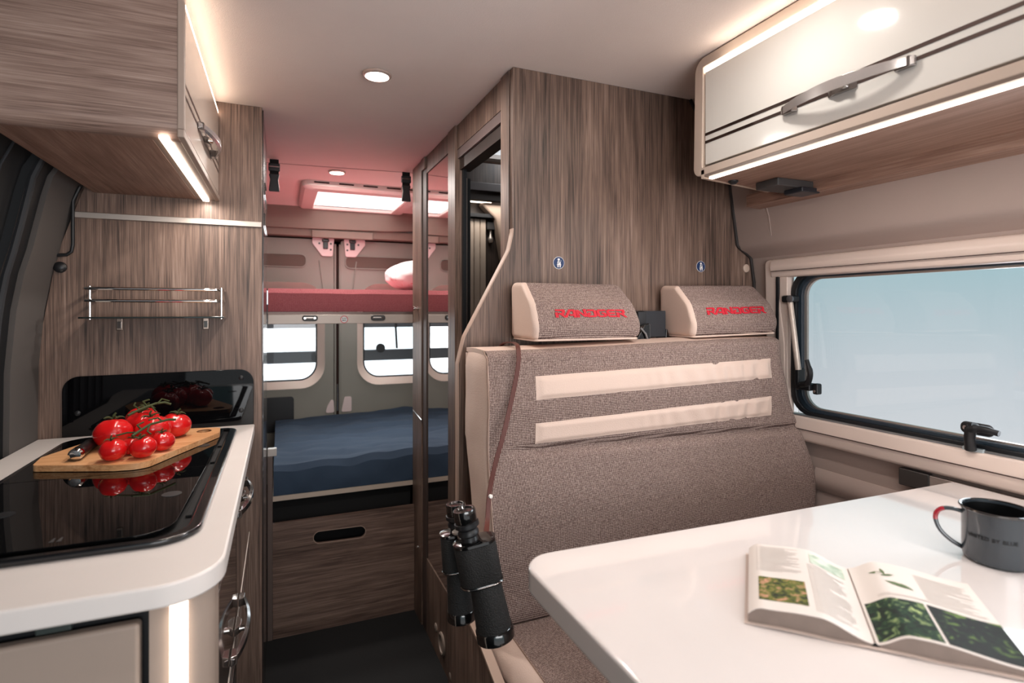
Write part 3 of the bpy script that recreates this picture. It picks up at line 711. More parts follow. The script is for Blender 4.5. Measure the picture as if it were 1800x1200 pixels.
G().lathe((.857, 2.285, 1.60), (0, 0, 1), [(.008, 0), (.012, .01), (.012, .02), (.006, .03), (.006, .06)], 14).build('shower_head', alu, t)
G().prism([(.885, 1.60), (.865, 1.70), (.80, 1.76), (.83, 1.79), (1.0, 1.79), (1.0, 1.45), (.90, 1.52)], 'Y', 2.24, 2.298).build('wall_cover', mat('bath_beige', (150, 130, 116), .7), t, bevel=.01)
sk = thing('bathroom_skylight', (.85, 1.95, CZ), 'small skylight in the bathroom ceiling seen past the doorway header', 'skylight')
area('bathroom_daylight', (.85, 1.8, 1.885), .2, .8, (.95, .98, 1), (.25, 0, 0), sy=.2, parent=sk)
G().plate(rrect(.68, 1.02, 1.74, 2.06, .02), [rrect(.715, .985, 1.775, 2.02, .01)], 'Z', 1.895, CZ-.001).build('frame', mat('pale_frame', (206, 196, 190), .5), sk, bevel=.004)
G().box(.71, .99, 1.77, 2.025, 1.912, 1.916).build('pane', skyM2, sk)

# ================================================================ PARTITION PANEL
t = thing('partition_panel', (.9, 1.3, 0), 'large walnut laminate partition panel behind the dinette bench', 'panel')
PP = [(.55, CZ-.001), (1.118, CZ-.001), (1.268, 1.70), (1.300, 1.50), (1.355, 1.466), (1.368, 1.39), (1.38, .9), (1.385, .142), (.404, .0), (.404, 1.17), (.420, 1.235), (.510, 1.40), (.540, 1.455), (.55, 1.50)]
PP = arc_poly([(p[0], p[1]) for p in PP], [0, 0, 0, .02, .02, 0, 0, 0, 0, .03, .04, .1, .05, .1], 6)
G().plate(PP, [], 'Y', 1.301, 1.320).build('panel', woodV, t)
eb = arc_poly([(.404, 0), (.404, 1.17), (.420, 1.235), (.510, 1.40), (.540, 1.455), (.55, 1.50), (.55, CZ-.002), (.5501, 1.0), (.5501, 0)], [0, .03, .04, .1, .05, .1, 0, 0, 0], 6)
path = [p for p in PP if p[0] < .5502 and p[1] < 1.6]
path = sorted(path, key=lambda p: p[1])
G().loft([[(p[0]-.0022, 1.2998, p[1]), (p[0]+.0012, 1.2998, p[1]), (p[0]+.0012, 1.3205, p[1]), (p[0]-.0022, 1.3205, p[1])] for p in path]).build('edge_band', woodEdge, t)
st = [p for p in PP if p[0] > 1.1]
st = sorted(st, key=lambda p: p[1])
G().tube([(p[0]-.001, 1.300, p[1]) for p in st], .0055, 8).build('rubber_edging', mat('brown_rubber', (34, 26, 24), .6), t)
for (x, z, l) in ((.681, 1.427, 'round blue seat belt sticker on the partition above the left headrest'), (1.158, 1.432, 'round blue seat belt sticker on the partition above the right headrest')):
    s_ = thing('safety_sticker', (x, 1.3, z), l, 'sticker')
    G().lathe((x, 1.3005, z), (0, -1, 0), [(.0155, 0), (.0155, .0008), (0, .0008)], 32).build('disc', bluest, s_)
    G().lathe((x, 1.3006, z), (0, -1, 0), [(.0165, 0), (.0165, .0004), (0, .0004)], 32).build('rim', white, s_)
    g = G(); yy = 1.2988
    g.prism(circ(x-.001, z+.0085, .0034, 14), 'Y', yy-.0004, yy)
    g.prism([(x-.005, z-.004), (x+.005, z-.004), (x+.0045, z+.004), (x-.0045, z+.004)], 'Y', yy-.0004, yy)
    g.prism([(x-.0068, z-.006), (x+.0068, z-.006), (x+.005, z-.0035), (x-.005, z-.0035)], 'Y', yy-.0004, yy)
    g.prism([(x-.0048, z-.012), (x-.0012, z-.012), (x-.0012, z-.006), (x-.0048, z-.006)], 'Y', yy-.0004, yy)
    g.prism([(x+.0018, z-.012), (x+.0050, z-.012), (x+.0050, z-.006), (x+.0018, z-.006)], 'Y', yy-.0004, yy)
    g.prism(circ(x+.0055, z+.0052, .001, 8), 'Y', yy-.0004, yy)
    g.build('belted_figure', white, s_)
    G().prism([(x-.004, z-.0015), (x-.0028, z-.0025), (x+.0055, z+.0045), (x+.0045, z+.0052)], 'Y', yy-.0008, yy-.0004).build('belt', bluest, s_)
t = G().lathe((1.335, 1.3005, 1.432), (0, -1, 0), [(.0125, 0), (.0125, .003), (.009, .005), (0, .005)], 24).build('cover_plug', mat('beige_cap', (196, 174, 158), .5))
tag(t, 'round beige cover cap at the partition edge by the window', 'cap')

# ================================================================ BENCH
def fronty(x, z):
    y = 1.118-.036*math.exp(-((z-.80)/.14)**2)-.010*math.exp(-((z-1.10)/.06)**2)
    y += .014*math.exp(-((z-.990+.02*(x-.5))/.010)**2)*smoothstep(.42, .55, x)
    y += .012*(1-smoothstep(.585, .64, z))
    return y
def xright(z): return 1.292+.10*smoothstep(1.18, .80, z) if False else 1.292+.095*(1-smoothstep(.84, 1.16, z))
def backy(z): return 1.268 if z > 1.0 else lerp_prof([(.58, 1.13), (.70, 1.165), (.85, 1.215), (.96, 1.25), (1.0, 1.262), (1.3, 1.268)], z)
t = thing('back_cushion', (.85, 1.2, .60), 'tall woven grey-brown bench backrest with cream side and two cream stripes', 'seat cushion')
Z0, Z1 = .598, 1.215; X0 = .412
def zt(x): return 1.212+.014*smoothstep(.45, 1.25, x)
zst = [Z0+(1.0)*k for k in (0,)]
def fr_pt(u, v):
    # front face with rounded edges into top and right side
    nz = 1.0
    z = Z0+(zt(X0)-Z0)*v; x0 = X0+.002; x1 = xright(z); x = x0+(x1-x0)*u
    zz = Z0+(zt(x)-Z0)*v
    r = .022; dz = zt(x)-zz; dx = x1-x; dl_ = zz-Z0
    y = fronty(x, zz)
    for d_, rr in ((dz, r), (dx, .030), (dl_, .02)):
        if d_ < rr: y += rr-math.sqrt(max(0, rr*rr-(rr-d_)**2))
    y += .0016*noise.noise(Vector((x*14, zz*14, 0)))
    y += .003*math.exp(-((x-1.235)/.012)**2)*smoothstep(.98, 1.05, zz)
    return (x, y, zz)
g = G(); g.grid(fr_pt, 150, 110)
g.build('front_cover', weaveM, t, recalc=True)
# top (cream) and right side and back
def top_pt(u, v):
    x = X0+.002+(xright(1.21)-X0-.002)*u; y = fr_pt(u, 1)[1]+(backy(1.2)-fr_pt(u, 1)[1])*v
    return (x, y, zt(x)+.006*math.sin(PI*v)*(.3+.7*math.sin(PI*min(1, u*1.02))))
G().sheet(top_pt, 60, 10, (0, 0, -.01)).build('top_panel', cream, t)
G().sheet(lambda u, v: (xright(Z0+(1.226-Z0)*v)+.0005, fr_pt(1, v)[1]+(backy(Z0+(1.226-Z0)*v)-fr_pt(1, v)[1])*u, Z0+(1.226-Z0)*v), 6, 40, (-.01, 0, 0)).build('outer_side_panel', weaveM, t)
def side_pt(u, v):
    z = Z0+(1.211-Z0)*v; ya = fr_pt(0, v)[1]; yb = backy(z); y = ya+(yb-ya)*u
    x = X0-.012*math.sin(PI*u)**.5*math.sin(PI*min(1, v*1.0+.0))**.25+.001
    # rounded upper rear corner
    if v > .93: x += .006*smoothstep(.93, 1, v)
    return (x+.0015*noise.noise(Vector((0, y*20, z*14))), y, z)
G().sheet(side_pt, 20, 60, (.003, .001, 0)).build('side_panel', cream, t)
G().sheet(lambda u, v: (X0+(xright(Z0+(1.2-Z0)*v)-X0)*u, backy(Z0+(1.2-Z0)*v), Z0+(1.2-Z0)*v), 4, 20, (0, -.008, 0)).build('back_panel', cream, t)
# seam piping on the side panel
pip = [(X0-.001, fr_pt(0, v)[1]-.0005, Z0+(1.211-Z0)*v) for v in [k/40 for k in range(41)]]
G().tube(pip, .0018, 6).build('piping', mat('piping_taupe', (150, 124, 110), .7), t)
# cream stripes, slightly quilted
def stripe(zl0, zr0, zl1, zr1, amp):
    def f(u, v):
        x = .524+(1.232-.524)*u; zb = zl0+(zr0-zl0)*u; ztp = zl1+(zr1-zl1)*u; z = zb+(ztp-zb)*v
        e_ = min(v, 1-v, u*8, (1-u)*8)
        w = .0022*math.sin(x*150+2.5*math.sin(x*23)+z*18)*smoothstep(.75, 1.0, x)*math.sin(PI*v)+.0013*math.sin(x*88-z*40+3*math.sin(x*17))*smoothstep(.86, 1.08, x)
        y = fronty(x, z)-.001-.0042*smoothstep(0, .22, e_)-w*amp
        return (x, y, z)
    return f
G().sheet(stripe(1.102, 1.118, 1.154, 1.170, 1), 150, 18, (0, .006, 0)).build('upper_stripe', cream, t)
G().sheet(stripe(1.003, 1.016, 1.049, 1.068, 1.1), 150, 18, (0, .006, 0)).build('lower_stripe', cream, t)

# headrests
LET = {
 'R': [(.1, 0, .1, .62), (0, .86, .95, .86), (.86, .86, .80, .5), (.3, .44, .86, .44), (.5, .44, .98, 0)],
 'A': [(-.12, .04, .45, .96), (.40, .86, .92, .86), (.86, .9, .86, 0), (.30, .30, .9, .30)],
 'N': [(.1, 0, .1, .9), (.05, .9, .9, .08), (.9, .1, .9, 1)],
 'D': [(.05, .86, .9, .86), (.88, .86, .88, .14), (0, .14, .9, .14), (.12, .14, .12, .5), (.12, .5, .4, .5)],
 'G': [(.12, .14, .12, .86), (.12, .86, 1, .86), (.12, .14, .9, .14), (.88, .14, .88, .5), (.5, .5, .9, .5)],
 'E': [(.12, .14, .12, .86), (.12, .86, 1, .86), (.12, .14, .98, .14), (.12, .5, .9, .5)]}
def headrest(x0, x1, cx0, cx1, zc0, zc1, label, tz):
    t = thing('headrest', ((x0+x1)/2, 1.24, 1.23), label, 'headrest', None)
    pr_ = arc_poly([(1.285, 1.232), (1.150, 1.232), (1.143, 1.262), (1.165, 1.318), (1.218, 1.368), (1.285, 1.371)], [.01, .012, .05, .06, .014, .012], 8)
    cy = 1.22; cz_ = 1.30
    rings = []
    for k in range(25):
        u = k/24; x = x0+.002+(x1-x0-.002)*u
        e_ = .014*max(0, (u-.93)/.07)**2
        sc = 1-e_*5; sag = .003*math.sin(PI*u)
        tp = .014*u
        rings.append([(x-(.016*smoothstep(1.26, 1.37, z)*u), cy+(y-cy)*sc-sag*(1 if y < 1.2 else 0), cz_+(z-cz_)*sc+tz*u) for y, z in pr_])
    G().loft(rings).build('fabric_cover', weaveM, t, ang=50)
    # bulging cream side
    rings = []
    for k in range(9):
        a = k/8*PI/2; sc = math.cos(a)*.16+.84 if k < 8 else .80
        x = x0+.003-.013*math.sin(a)
        rings.append([(x, cy+(y-cy)*(sc if k else 1.004), cz_+(z-cz_)*(sc if k else 1.004)) for y, z in pr_])
    G().loft(rings).build('side_panel', cream, t, ang=60)
    G().prism(arc_poly([(x0-.006, 1.148), (x1-.004, 1.148), (x1-.004, 1.285), (x0-.006, 1.285)], .01), 'Z', 1.229, 1.2340).mirror_fn(lambda v: (v.x, v.y, v.z+tz*(v.x-x0)/(x1-x0))).build('base_trim', cream, t, bevel=.002)
    # lettering: embroidered on the front slope
    pl = sorted([(z, y) for y, z in pr_ if y < 1.219 and z > 1.233])
    W_ = (cx1-cx0)/7
    g = G()
    for i, ch in enumerate('RANDGER'):
        lx = cx0+i*W_; w = W_*.90; h = zc1-zc0
        for (a, b, c_, d_) in LET[ch]:
            p = Vector((a*w, b*h)); q = Vector((c_*w, d_*h)); dr_ = (q-p).normalized()
            hor = abs(dr_.x) > .9
            th = .0021 if hor else .0032
            nn = Vector((-dr_.y, dr_.x))*th
            if not hor: nn = Vector((th if dr_.y > 0 else -th, 0))*1.25*-1
            quad = [p+nn, q+nn, q-nn, p-nn]
            vs = []
            for off in (.0, .0016):
                for v in quad:
                    X = lx+v.x; u = (X-x0)/(x1-x0); Zb = zc0+v.y
                    zz = (Zb-cz_)+cz_; y = lerp_prof(pl, zz)-.003*math.sin(PI*u)
                    vs.append((X-(.016*smoothstep(1.26, 1.37, zz)*u), y-.0005-off, zz+tz*u))
            g.faces(vs, [(0, 1, 2, 3), (7, 6, 5, 4), (0, 4, 5, 1), (1, 5, 6, 2), (2, 6, 7, 3), (3, 7, 4, 0)])
    g.build('embroidered_lettering', redT, t, smooth=False)
    return t
headrest(.546, .831, .596, .795, 1.284, 1.304, 'left woven headrest with red lettering, cream side, next to the leather strap', .0)
headrest(1.004, 1.297, 1.050, 1.262, 1.288, 1.308, 'right woven headrest with red lettering, cream side, beside the window', .006)

t = thing('belt_guide_box', (.935, 1.27, 1.22), 'black belt guide housing standing between the two headrests', 'belt guide')
G().box(.905, .978, 1.235, 1.30, 1.228, 1.300).build('housing', mat('graphite_box', (38, 42, 48), .5), t, bevel=.002)
G().box(.88, .906, 1.225, 1.30, 1.228, 1.298).build('side_cover', black, t, bevel=.002)
G().prism(arc_poly([(.858, 1.22), (.905, 1.22), (.905, 1.27), (.885, 1.262)], .006), 'Y', 1.205, 1.236).build('belt_slot', binoG, t, bevel=.003)
G().prism(arc_poly([(.978, 1.22), (.995, 1.22), (.98, 1.262)], .003), 'Y', 1.235, 1.28).build('belt_slot', binoG, t, bevel=.002)
G().tube([(.872, 1.203, 1.255), (.885, 1.200, 1.24), (.893, 1.200, 1.222)], .0025, 6).build('webbing_edge', mat('grey_webbing', (120, 118, 118), .6), t)

# seat cushion
t = thing('seat_cushion', (.85, .7, .5), 'woven bench seat cushion with cream leatherette front edge under the table', 'seat cushion')
def seat_pt(u, v):
    x = .452+(1.365-.452)*u; y = .60+(1.122-.60)*v
    z = .608-.010*smoothstep(.8, 1, v)*0+.004*noise.noise(Vector((x*5, y*5, 3)))
    return (x, y, z)
G().sheet(seat_pt, 40, 40, (0, 0, -.03)).build('fabric_cover', weaveM, t)
def sedge(u, v):
    y = .60+(1.115-.60)*v; a = u
    x = .453-.042*math.sin(a*PI/2*1.0); z = .609-.032*(1-math.cos(a*PI/2))-.012*smoothstep(.9, 1.09, y)*a
    return (x, y, z)
G().sheet(sedge, 10, 30, (.01, 0, -.01)).build('edge_panel', cream, t)
G().box(.414, 1.36, .60, 1.09, .50, .580).build('foam_core', cream, t, bevel=.01)
G().tube([(.4535, .60+.49*k/20, .6095) for k in range(21)], .0016, 6).build('piping', MATS['piping_taupe'], t)
# bench base
t = thing('bench_end_board', (.40, .9, 0), 'walnut bench end board with curved top edge beside the aisle', 'panel')
bs = arc_poly([(1.296, .0), (1.296, .645), (1.22, .625), (1.08, .606), (.98, .574), (.90, .553), (.62, .55), (.62, 0)], [0, 0, .05, .05, .05, .05, 0, 0], 5)
G().prism(bs, 'X', .384, .3995).build('board', woodV, t)
tp = sorted([p for p in bs if p[1] > .5 and p[0] < 1.29])
G().loft([[(.382, y, z-.004), (.382, y, z+.002), (.4015, y, z+.002), (.4015, y, z-.004)] for y, z in tp]).build('edge_band', woodEdge, t)
t = thing('bench_box', (.88, .9, .14), 'walnut bench box under the seat cushion, mostly hidden by the table', 'bench')
G().box(.412, 1.36, .63, 1.28, .142, .498).build('carcass', woodV, t)

# ================================================================ TABLE
t = thing('dinette_table', (.8, .4, .14), 'white glossy dinette table with rounded corner, fixed to the wall rail', 'table')
tpoly = arc_poly([(.329, -.10), (1.345, -.10), (1.345, .735), (.72, .748), (.329, .763)], [.04, 0, 0, 0, .05], 10)
G().plate(tpoly, [], 'Z', .894, .930).build('tabletop', whiteG, t, bevel=.005, seg=3)
G().lathe((.85, .15, .14), (0, 0, 1), [(.10, 0), (.10, .01), (.03, .02), (.03, .74), (.07, .752), (0, .753)], 24).build('leg', alu, t)
t = thing('table_rail', (1.37, .6, .9), 'grey metal rail on the wall holding the table end', 'rail')
G().box(1.372, 1.384, .2, .80, .888, .922).build('rail', alu, t, bevel=.001)
G().box(1.368, 1.386, .795, .862, .884, .925).build('end_cap', mat('gunmetal', (74, 70, 68), .35, .5), t, bevel=.003)

# ---- mug
t = thing('enamel_mug', (.9775, .4745, .930), 'dark grey enamel mug with black rim standing on the table', 'mug')
mc = (.9775, .4745, .9302)
G().lathe(mc, (0, 0, 1), [(0, 0), (.034, 0), (.0395, .003), (.0412, .010), (.0415, .072), (.0425, .077), (.0405, .0775), (.0398, .070), (.0398, .006), (0, .004)], 56).build('body', enamel, t)
G().tube([(mc[0]+.0430*math.cos(a), mc[1]+.0430*math.sin(a), mc[2]+.0772) for a in [2*PI*k/56 for k in range(57)]], .0021, 8).build('rim', enamelD, t)
G().lathe(mc, (0, 0, 1), [(.0396, .074), (.0394, .008), (.036, .0052), (0, .0052)], 40, caps=False).build('inside_coating', mat('inside_black', (10, 11, 13), .45, spec=.2), t)
hd = Vector((-.59, .81, 0)); base = Vector(mc)
hp = [(.040, .066), (.052, .068), (.064, .066), (.0715, .058), (.072, .046), (.066, .032), (.054, .020), (.040, .012)]
pts = [tuple(base+hd*a+Vector((0, 0, b))) for a, b in hp]
def smoothpath(P, n=5):
    P = [Vector(p) for p in P]; out = []
    for i in range(len(P)-1):
        p0 = P[max(i-1, 0)]; p1 = P[i]; p2 = P[i+1]; p3 = P[min(i+2, len(P)-1)]
        for k in range(n):
            t_ = k/n; out.append(.5*((2*p1)+(-p0+p2)*t_+(2*p0-5*p1+4*p2-p3)*t_*t_+(-p0+3*p1-3*p2+p3)*t_**3))
    out.append(P[-1]); return out
sp_ = smoothpath(pts)
G().tube(sp_, .0031, 10).build('handle', enamel, t)
hm = [o for o in t.children if o.name.startswith('handle')][0]
G().tube([tuple(p) for p in sp_[9:20]], .00335, 10).build('red_tint', mat('red_enamel', (150, 24, 40), .2, coat=1), hm)
# ---- flat lettering helper (font mesh)
def text_mesh(body, size, spacing=1.0):
    cu = bpy.data.curves.new('txt', 'FONT'); cu.body = body; cu.size = size; cu.space_character = spacing
    cu.align_x = 'CENTER'; cu.resolution_u = 3; cu.offset = size*.022
    o = bpy.data.objects.new('txt', cu); C.objects.link(o)
    dg = bpy.context.evaluated_depsgraph_get(); me = bpy.data.meshes.new_from_object(o.evaluated_get(dg))
    vs = [v.co.copy() for v in me.vertices]; fs = [tuple(p.vertices) for p in me.polygons]
    bpy.data.objects.remove(o); bpy.data.meshes.remove(me)
    return vs, fs
def mugtext(body, zc, a0, size):
    vs, fs = text_mesh(body, size, 1.08)
    R_ = .0419; out = []
    for v in vs:
        a = a0+v.x/R_; out.append((mc[0]+R_*math.cos(a), mc[1]+R_*math.sin(a), zc+v.y))
    return G().faces(out, fs)
g = mugtext('UNITED BY BLUE', .9690, math.radians(-163), .0076)
g.build('lettering', mat('black_print', (8, 9, 10), .7), t, smooth=False, recalc=False)

# ---- book
t = thing('open_book', (.67, .47, .93), 'open illustrated plant book lying on the white table', 'book')
bu = Vector((.72, .69, 0)).normalized(); bv = Vector((.69, -.72, 0)).normalized(); bo = Vector((.600, .402, .9305))
BL = .195
def hgt(v):
    if v < 0:
        q = -v
        return .0045+.0175*smoothstep(0, .055, q)-.002*smoothstep(.07, .11, q)-.0095*max(0, (q-.112)/.016)**2
    return .0045+.0150*smoothstep(0, .034, v)-.0105*smoothstep(.045, .135, v)
VL, VR = -.128, .137
def bpos(u, v, dz=0): return tuple(bo+bu*(u)+bv*v+Vector((0, 0, hgt(v)+dz)))
def pageblock(v0, v1):
    n = 26; rings = []
    rows = []
    for k in range(n+1):
        v = v0+(v1-v0)*k/n
        rows.append(v)
    g = G(); A = []
    for u in (0, BL):
        A += [bpos(u, v, 0) for v in rows]+[tuple(bo+bu*u+bv*v+Vector((0, 0, .0022))) for v in rows]
    m = n+1; fs = []
    for k in range(n):
        fs += [(k, k+1, m+k+1, m+k), (2*m+k, 3*m+k, 3*m+k+1, 2*m+k+1), (m+k, m+k+1, 3*m+k+1, 3*m+k)]
    fs += [(0, m, 3*m, 2*m), (n, 2*m+n, 3*m+n, m+n)]
    g.faces(A, fs); g.build('page_block', pageedge, t)
    G().sheet(lambda a, b: bpos(BL*a, v0+(v1-v0)*b, .0006), 4, 30, (0, 0, -.0005)).build('open_page', paper, t)
pageblock(VL, -.001); pageblock(.001, VR)
G().prism([(-.006, 0), (.006, 0), (0, .006)], 'Y', 0, .001).mirror_fn(lambda v: bo+bu*(-.0006+v.y)+bv*v.x+Vector((0, 0, v.z+.0012))).build('spine_gap_shade', blackM, t, smooth=False)  # solid black wedge standing in for the gap's shade at the spine
def cover(a, b):
    x = (VL-.004)+(VR-VL+.008)*b
    return tuple(bo+bu*(-.004+(BL+.008)*a)+bv*x+Vector((0, 0, .0002+.0012*abs(math.sin(b*9)))))
G().sheet(cover, 4, 40, (0, 0, .0014)).build('cover', mat('cream_cover', (196, 178, 168), .5), t)
ph1 = spots('photo_hedge', ((26, 34, 12), (96, 104, 32), (196, 140, 116)), 110, .8, .8, (.36, .52, .70))
ph2 = spots('photo_leaves', ((6, 22, 14), (18, 54, 30), (176, 196, 130)), 75, .8, 1.2, (.40, .55, .76))
ph3 = spots('photo_dark_leaves', ((10, 16, 16), (16, 34, 24), (120, 150, 70)), 60, .8, 1.4, (.44, .58, .78))
phg = spots('photo_pale_band', ((150, 168, 146), (184, 196, 178), (206, 212, 200)), 60, .5)
txt = bpy.data.materials.new('printed_text')
def patch(name, u0, u1, v0, v1, m, dz=.0010, f=None):
    G().sheet(lambda a, b: bpos(u0+(u1-u0)*a, v0+(v1-v0)*b, dz), 10, 20, (0, 0, -.0003)).build(name, m, t)
patch('photo', .022, .085, -.116, -.062, ph1)
patch('photo', .150, .182, -.050, -.008, phg)
patch('photo', .004, .090, .004, .064, ph2)
patch('photo', .004, .090, .067, VR, ph3)
greyt = mat('grey_print', (192, 184, 178), .8)
def textlines(u0, u1, v0, v1, pitch=.0036, seed=0):
    rnd = random.Random(seed); g = G(); u = u1
    while u > u0:
        e_ = v1 - (rnd.random()**3)*(v1-v0)*.5
        n = max(3, int((e_-v0)/.006))
        g.grid(lambda a, b: bpos(u-.0014*a, v0+(e_-v0)*b, .0009), 1, n); u -= pitch
    return g
textlines(.105, .185, -.118, -.064, seed=1).build('printed_text', greyt, t, smooth=False)
textlines(.012, .145, -.055, -.012, seed=2).build('printed_text', greyt, t, smooth=False)
textlines(.10, .175, .072, .128, seed=3).build('printed_text', greyt, t, smooth=False)
textlines(.097, .103, .02, .13, seed=4).build('printed_text', greyt, t, smooth=False)
g = G()
for (cu_, cv_, s_, a) in ((.160, .030, .011, .4), (.165, .036, .008, 1.4), (.155, .040, .009, -.4), (.130, .048, .016, .5), (.128, .056, .009, .9)):
    du, dv = math.cos(a), math.sin(a)
    L_ = [bpos(cu_+du*x*s_*.4-dv*y*s_, cv_+dv*x*s_*.4+du*y*s_, .0011) for x, y in ((0, -1), (.6, -.4), (.7, .2), (0, 1), (-.7, .2), (-.6, -.4))]
    g.faces(L_, [tuple(range(6))])
g.build('leaf_drawing', mat('leaf_print', (84, 104, 60), .6), t, smooth=False)

# ================================================================ BINOCULARS
t = thing('binoculars', (.35, 1.0, .68), 'large black binoculars hanging from a brown leather strap beside the bench', 'binoculars')
def barrel(top, bot, near):
    top = Vector(top); bot = Vector(bot); ax = (bot-top).normalized(); L_ = (bot-top).length
    k = L_/.262
    def seg_(a, b, *pr_): return [(r*k, h*k) for r, h in pr_]
    G().lathe(top, ax, seg_(0, 0, (0, .004), (.014, .004), (.017, 0), (.0215, 0), (.0225, .004), (.0225, .026), (.020, .030)), 28).build('eyecup', binoG, t, bevel=.0006)
    G().lathe(top, ax, seg_(0, 0, (.020, .024), (.0245, .026), (.0245, .034), (.020, .037), (.018, .040), (.021, .045), (.021, .050), (.0165, .054), (.018, .066), (.0, .066)), 28).build('eyepiece_ring', black, t)
    # prism housing, wide and rounded
    return top, bot, ax, k
nt_, nb, nax, nk = barrel((.3165, .985, .930), (.360, .968, .688), True)
ft, fb, fax, fk = barrel((.322, 1.055, .917), (.336, 1.045, .690), False)
def housing(top, ax, k, along, dx0, dx1, wdt):
    """rounded prism housing: section is a stadium reaching along 'along'"""
    a = Vector(along); a = (a-ax*a.dot(ax)).normalized(); b = ax.cross(a)
    sec = arc_poly([(dx0, -wdt), (dx1, -wdt*.8), (dx1, wdt*.8), (dx0, wdt)], [wdt*.95, wdt*.7, wdt*.7, wdt*.95], 8)
    def ring(h, s): return [tuple(top+ax*h*k+(a*x+b*y)*s*k) for x, y in sec]
    G().loft([ring(.070, .96), ring(.073, 1.0), ring(.143, 1.0), ring(.146, .97)]).build('prism_housing', bino, t, ang=50)
    G().loft([ring(.062, .86), ring(.064, 1.02), ring(.069, 1.02), ring(.0705, .97)]).build('top_plate', binoG, t, ang=40)
    g = G().loft([ring(.1455, 1.01), ring(.147, 1.03), ring(.150, 1.02), ring(.152, .94)]); g.build('lower_rim', binoG, t, ang=40)
    c = [tuple(Vector(p)) for p in ring(.1475, 1.032)]
    G().tube(c+[c[0]], .0006, 5).build('chrome_line', chrome, t)
housing(nt_, nax, nk, (1, -.30, 0), -.034, .050, .033)
housing(ft, fax, fk, (-1, .2, 0), -.030, .040, .029)
def tube_(top, ax, k, off, r0, r1, L_):
    o = Vector(top)+Vector(off)
    G().lathe(o, ax, [(r0*.96*k, .148*k), (r0*k, .152*k), (r1*k, (L_-.024)*k), (r1*1.0*k, (L_-.023)*k)], 36).build('objective_tube', bino, t)
    G().lathe(o, ax, [(r1*1.02*k, (L_-.024)*k), (r1*1.06*k, (L_-.022)*k), (r1*1.07*k, (L_-.002)*k), (r1*1.0*k, L_*k), (r1*.9*k, L_*k), (r1*.88*k, (L_-.006)*k), (0, (L_-.006)*k)], 36).build('objective_ring', binoG, t)
tube_(nt_, nax, nk, (.013, -.004, 0), .0310, .0355, .262)
tube_(ft, fax, fk, (-.004, 0, 0), .027, .0305, .262)
mid = (nt_+ft)/2+Vector((-.004, 0, 0))
G().lathe(mid+nax*.058, nax, [(0, 0), (.011, 0), (.011, .004), (.008, .006), (.008, .024), (.011, .026), (.011, .085), (.006, .09), (0, .09)], 20).build('focus_column', binoG, t)
G().lathe(mid+nax*.046+Vector((-.008, .0, 0)), nax, [(0, 0), (.012, 0), (.0125, .003), (.010, .006), (.004, .007), (.004, .02)], 20).build('focus_wheel', alu, t)
G().lathe(mid+nax*.15, nax, [(0, 0), (.013, .002), (.013, .012), (0, .014)], 20).build('hinge', black, t)
# strap over the backrest top
pts = [(.366, 1.0, .872), (.382, 1.035, .885), (.396, 1.06, .93), (.412, 1.068, .985), (.432, 1.074, 1.04), (.454, 1.088, 1.10), (.468, 1.093, 1.15), (.476, 1.096, 1.19), (.480, 1.108, 1.219), (.487, 1.14, 1.2265), (.496, 1.19, 1.226), (.503, 1.25, 1.22), (.505, 1.285, 1.20), (.505, 1.287, 1.15)]
wd = [(.4, .9, 0)]*2+[(1, -.1, 0)]*12
sp_ = smoothpath(pts, 6); wds = []
for i in range(len(sp_)): wds.append((1, .6*max(0, 1-i/18), 0))
st_ = G().ribbon([tuple(p) for p in sp_], wds, .0105, .0026).build('strap', leather, t, bevel=.0006)
G().lathe((.3915, 1.046, .925), (.3, -1, .1), [(.004, 0), (.004, .004), (0, .005)], 16).build('strap_rivet', mat('white_rivet', (236, 232, 226), .3), st_)

# ================================================================ WINDOW HARDWARE
t = thing('window_stay', (1.35, 1.12, 1.14), 'pale telescopic window stay with black clamp at the left window edge', 'window stay')
G().tube([(1.35, 1.151, 1.326), (1.35, 1.124, 1.133)], .0080, 14).build('rod', mat('pale_rod', (206, 190, 178), .3, .3), t)
G().box(1.346, 1.375, 1.1390, 1.1790, 1.3240, 1.3440).build('pivot', black, t, bevel=.005)
G().lathe((1.346, 1.1450, 1.3340), (-1, 0, 0), [(.010, 0), (.010, .006), (.004, .007), (0, .007)], 16).build('pivot_bolt', mat('bolt_grey', (130, 130, 134), .3, .7), t)
G().box(1.343, 1.372, 1.1180, 1.1320, 1.088, 1.1370).build('lower_socket', black, t, bevel=.004)
t = thing('window_latch', (1.35, 1.09, 1.08), 'black lever latch standing upright at the lower left of the window', 'latch', None)
G().box(1.345, 1.376, 1.085, 1.130, 1.078, 1.098).build('mount', black, t, bevel=.004)
G().tube([tuple(p) for p in smoothpath([(1.345, 1.111, 1.093), (1.335, 1.081, 1.103), (1.33, 1.07, 1.131), (1.328, 1.079, 1.166)], 4)], [.0085]*5+[.0075]*5+[.0055]*3, 10).build('lever', black, t)
G().box(1.352, 1.372, 1.066, 1.082, 1.070, 1.100).build('catch_plate', black, t, bevel=.004)
G().lathe((1.352, 1.074, 1.079), (-1, 0, 0), [(.004, 0), (.004, .002), (0, .002)], 12).build('screw', chrome, t)
t = thing('window_latch', (1.35, .70, 1.02), 'black lever latch lying flat at the bottom edge of the window', 'latch', None)
G().tube([(1.358, .706, 1.005), (1.350, .704, 1.030), (1.346, .700, 1.048), (1.343, .688, 1.058)], [.011, .010, .011, .010], 12).build('stem', black, t)
G().tube([tuple(p) for p in smoothpath([(1.343, .700, 1.050), (1.340, .685, 1.054), (1.337, .667, 1.055), (1.337, .645, 1.052)])], [.009]*6+[.0072]*6+[.0062]*4, 12).build('lever', rubber, t)
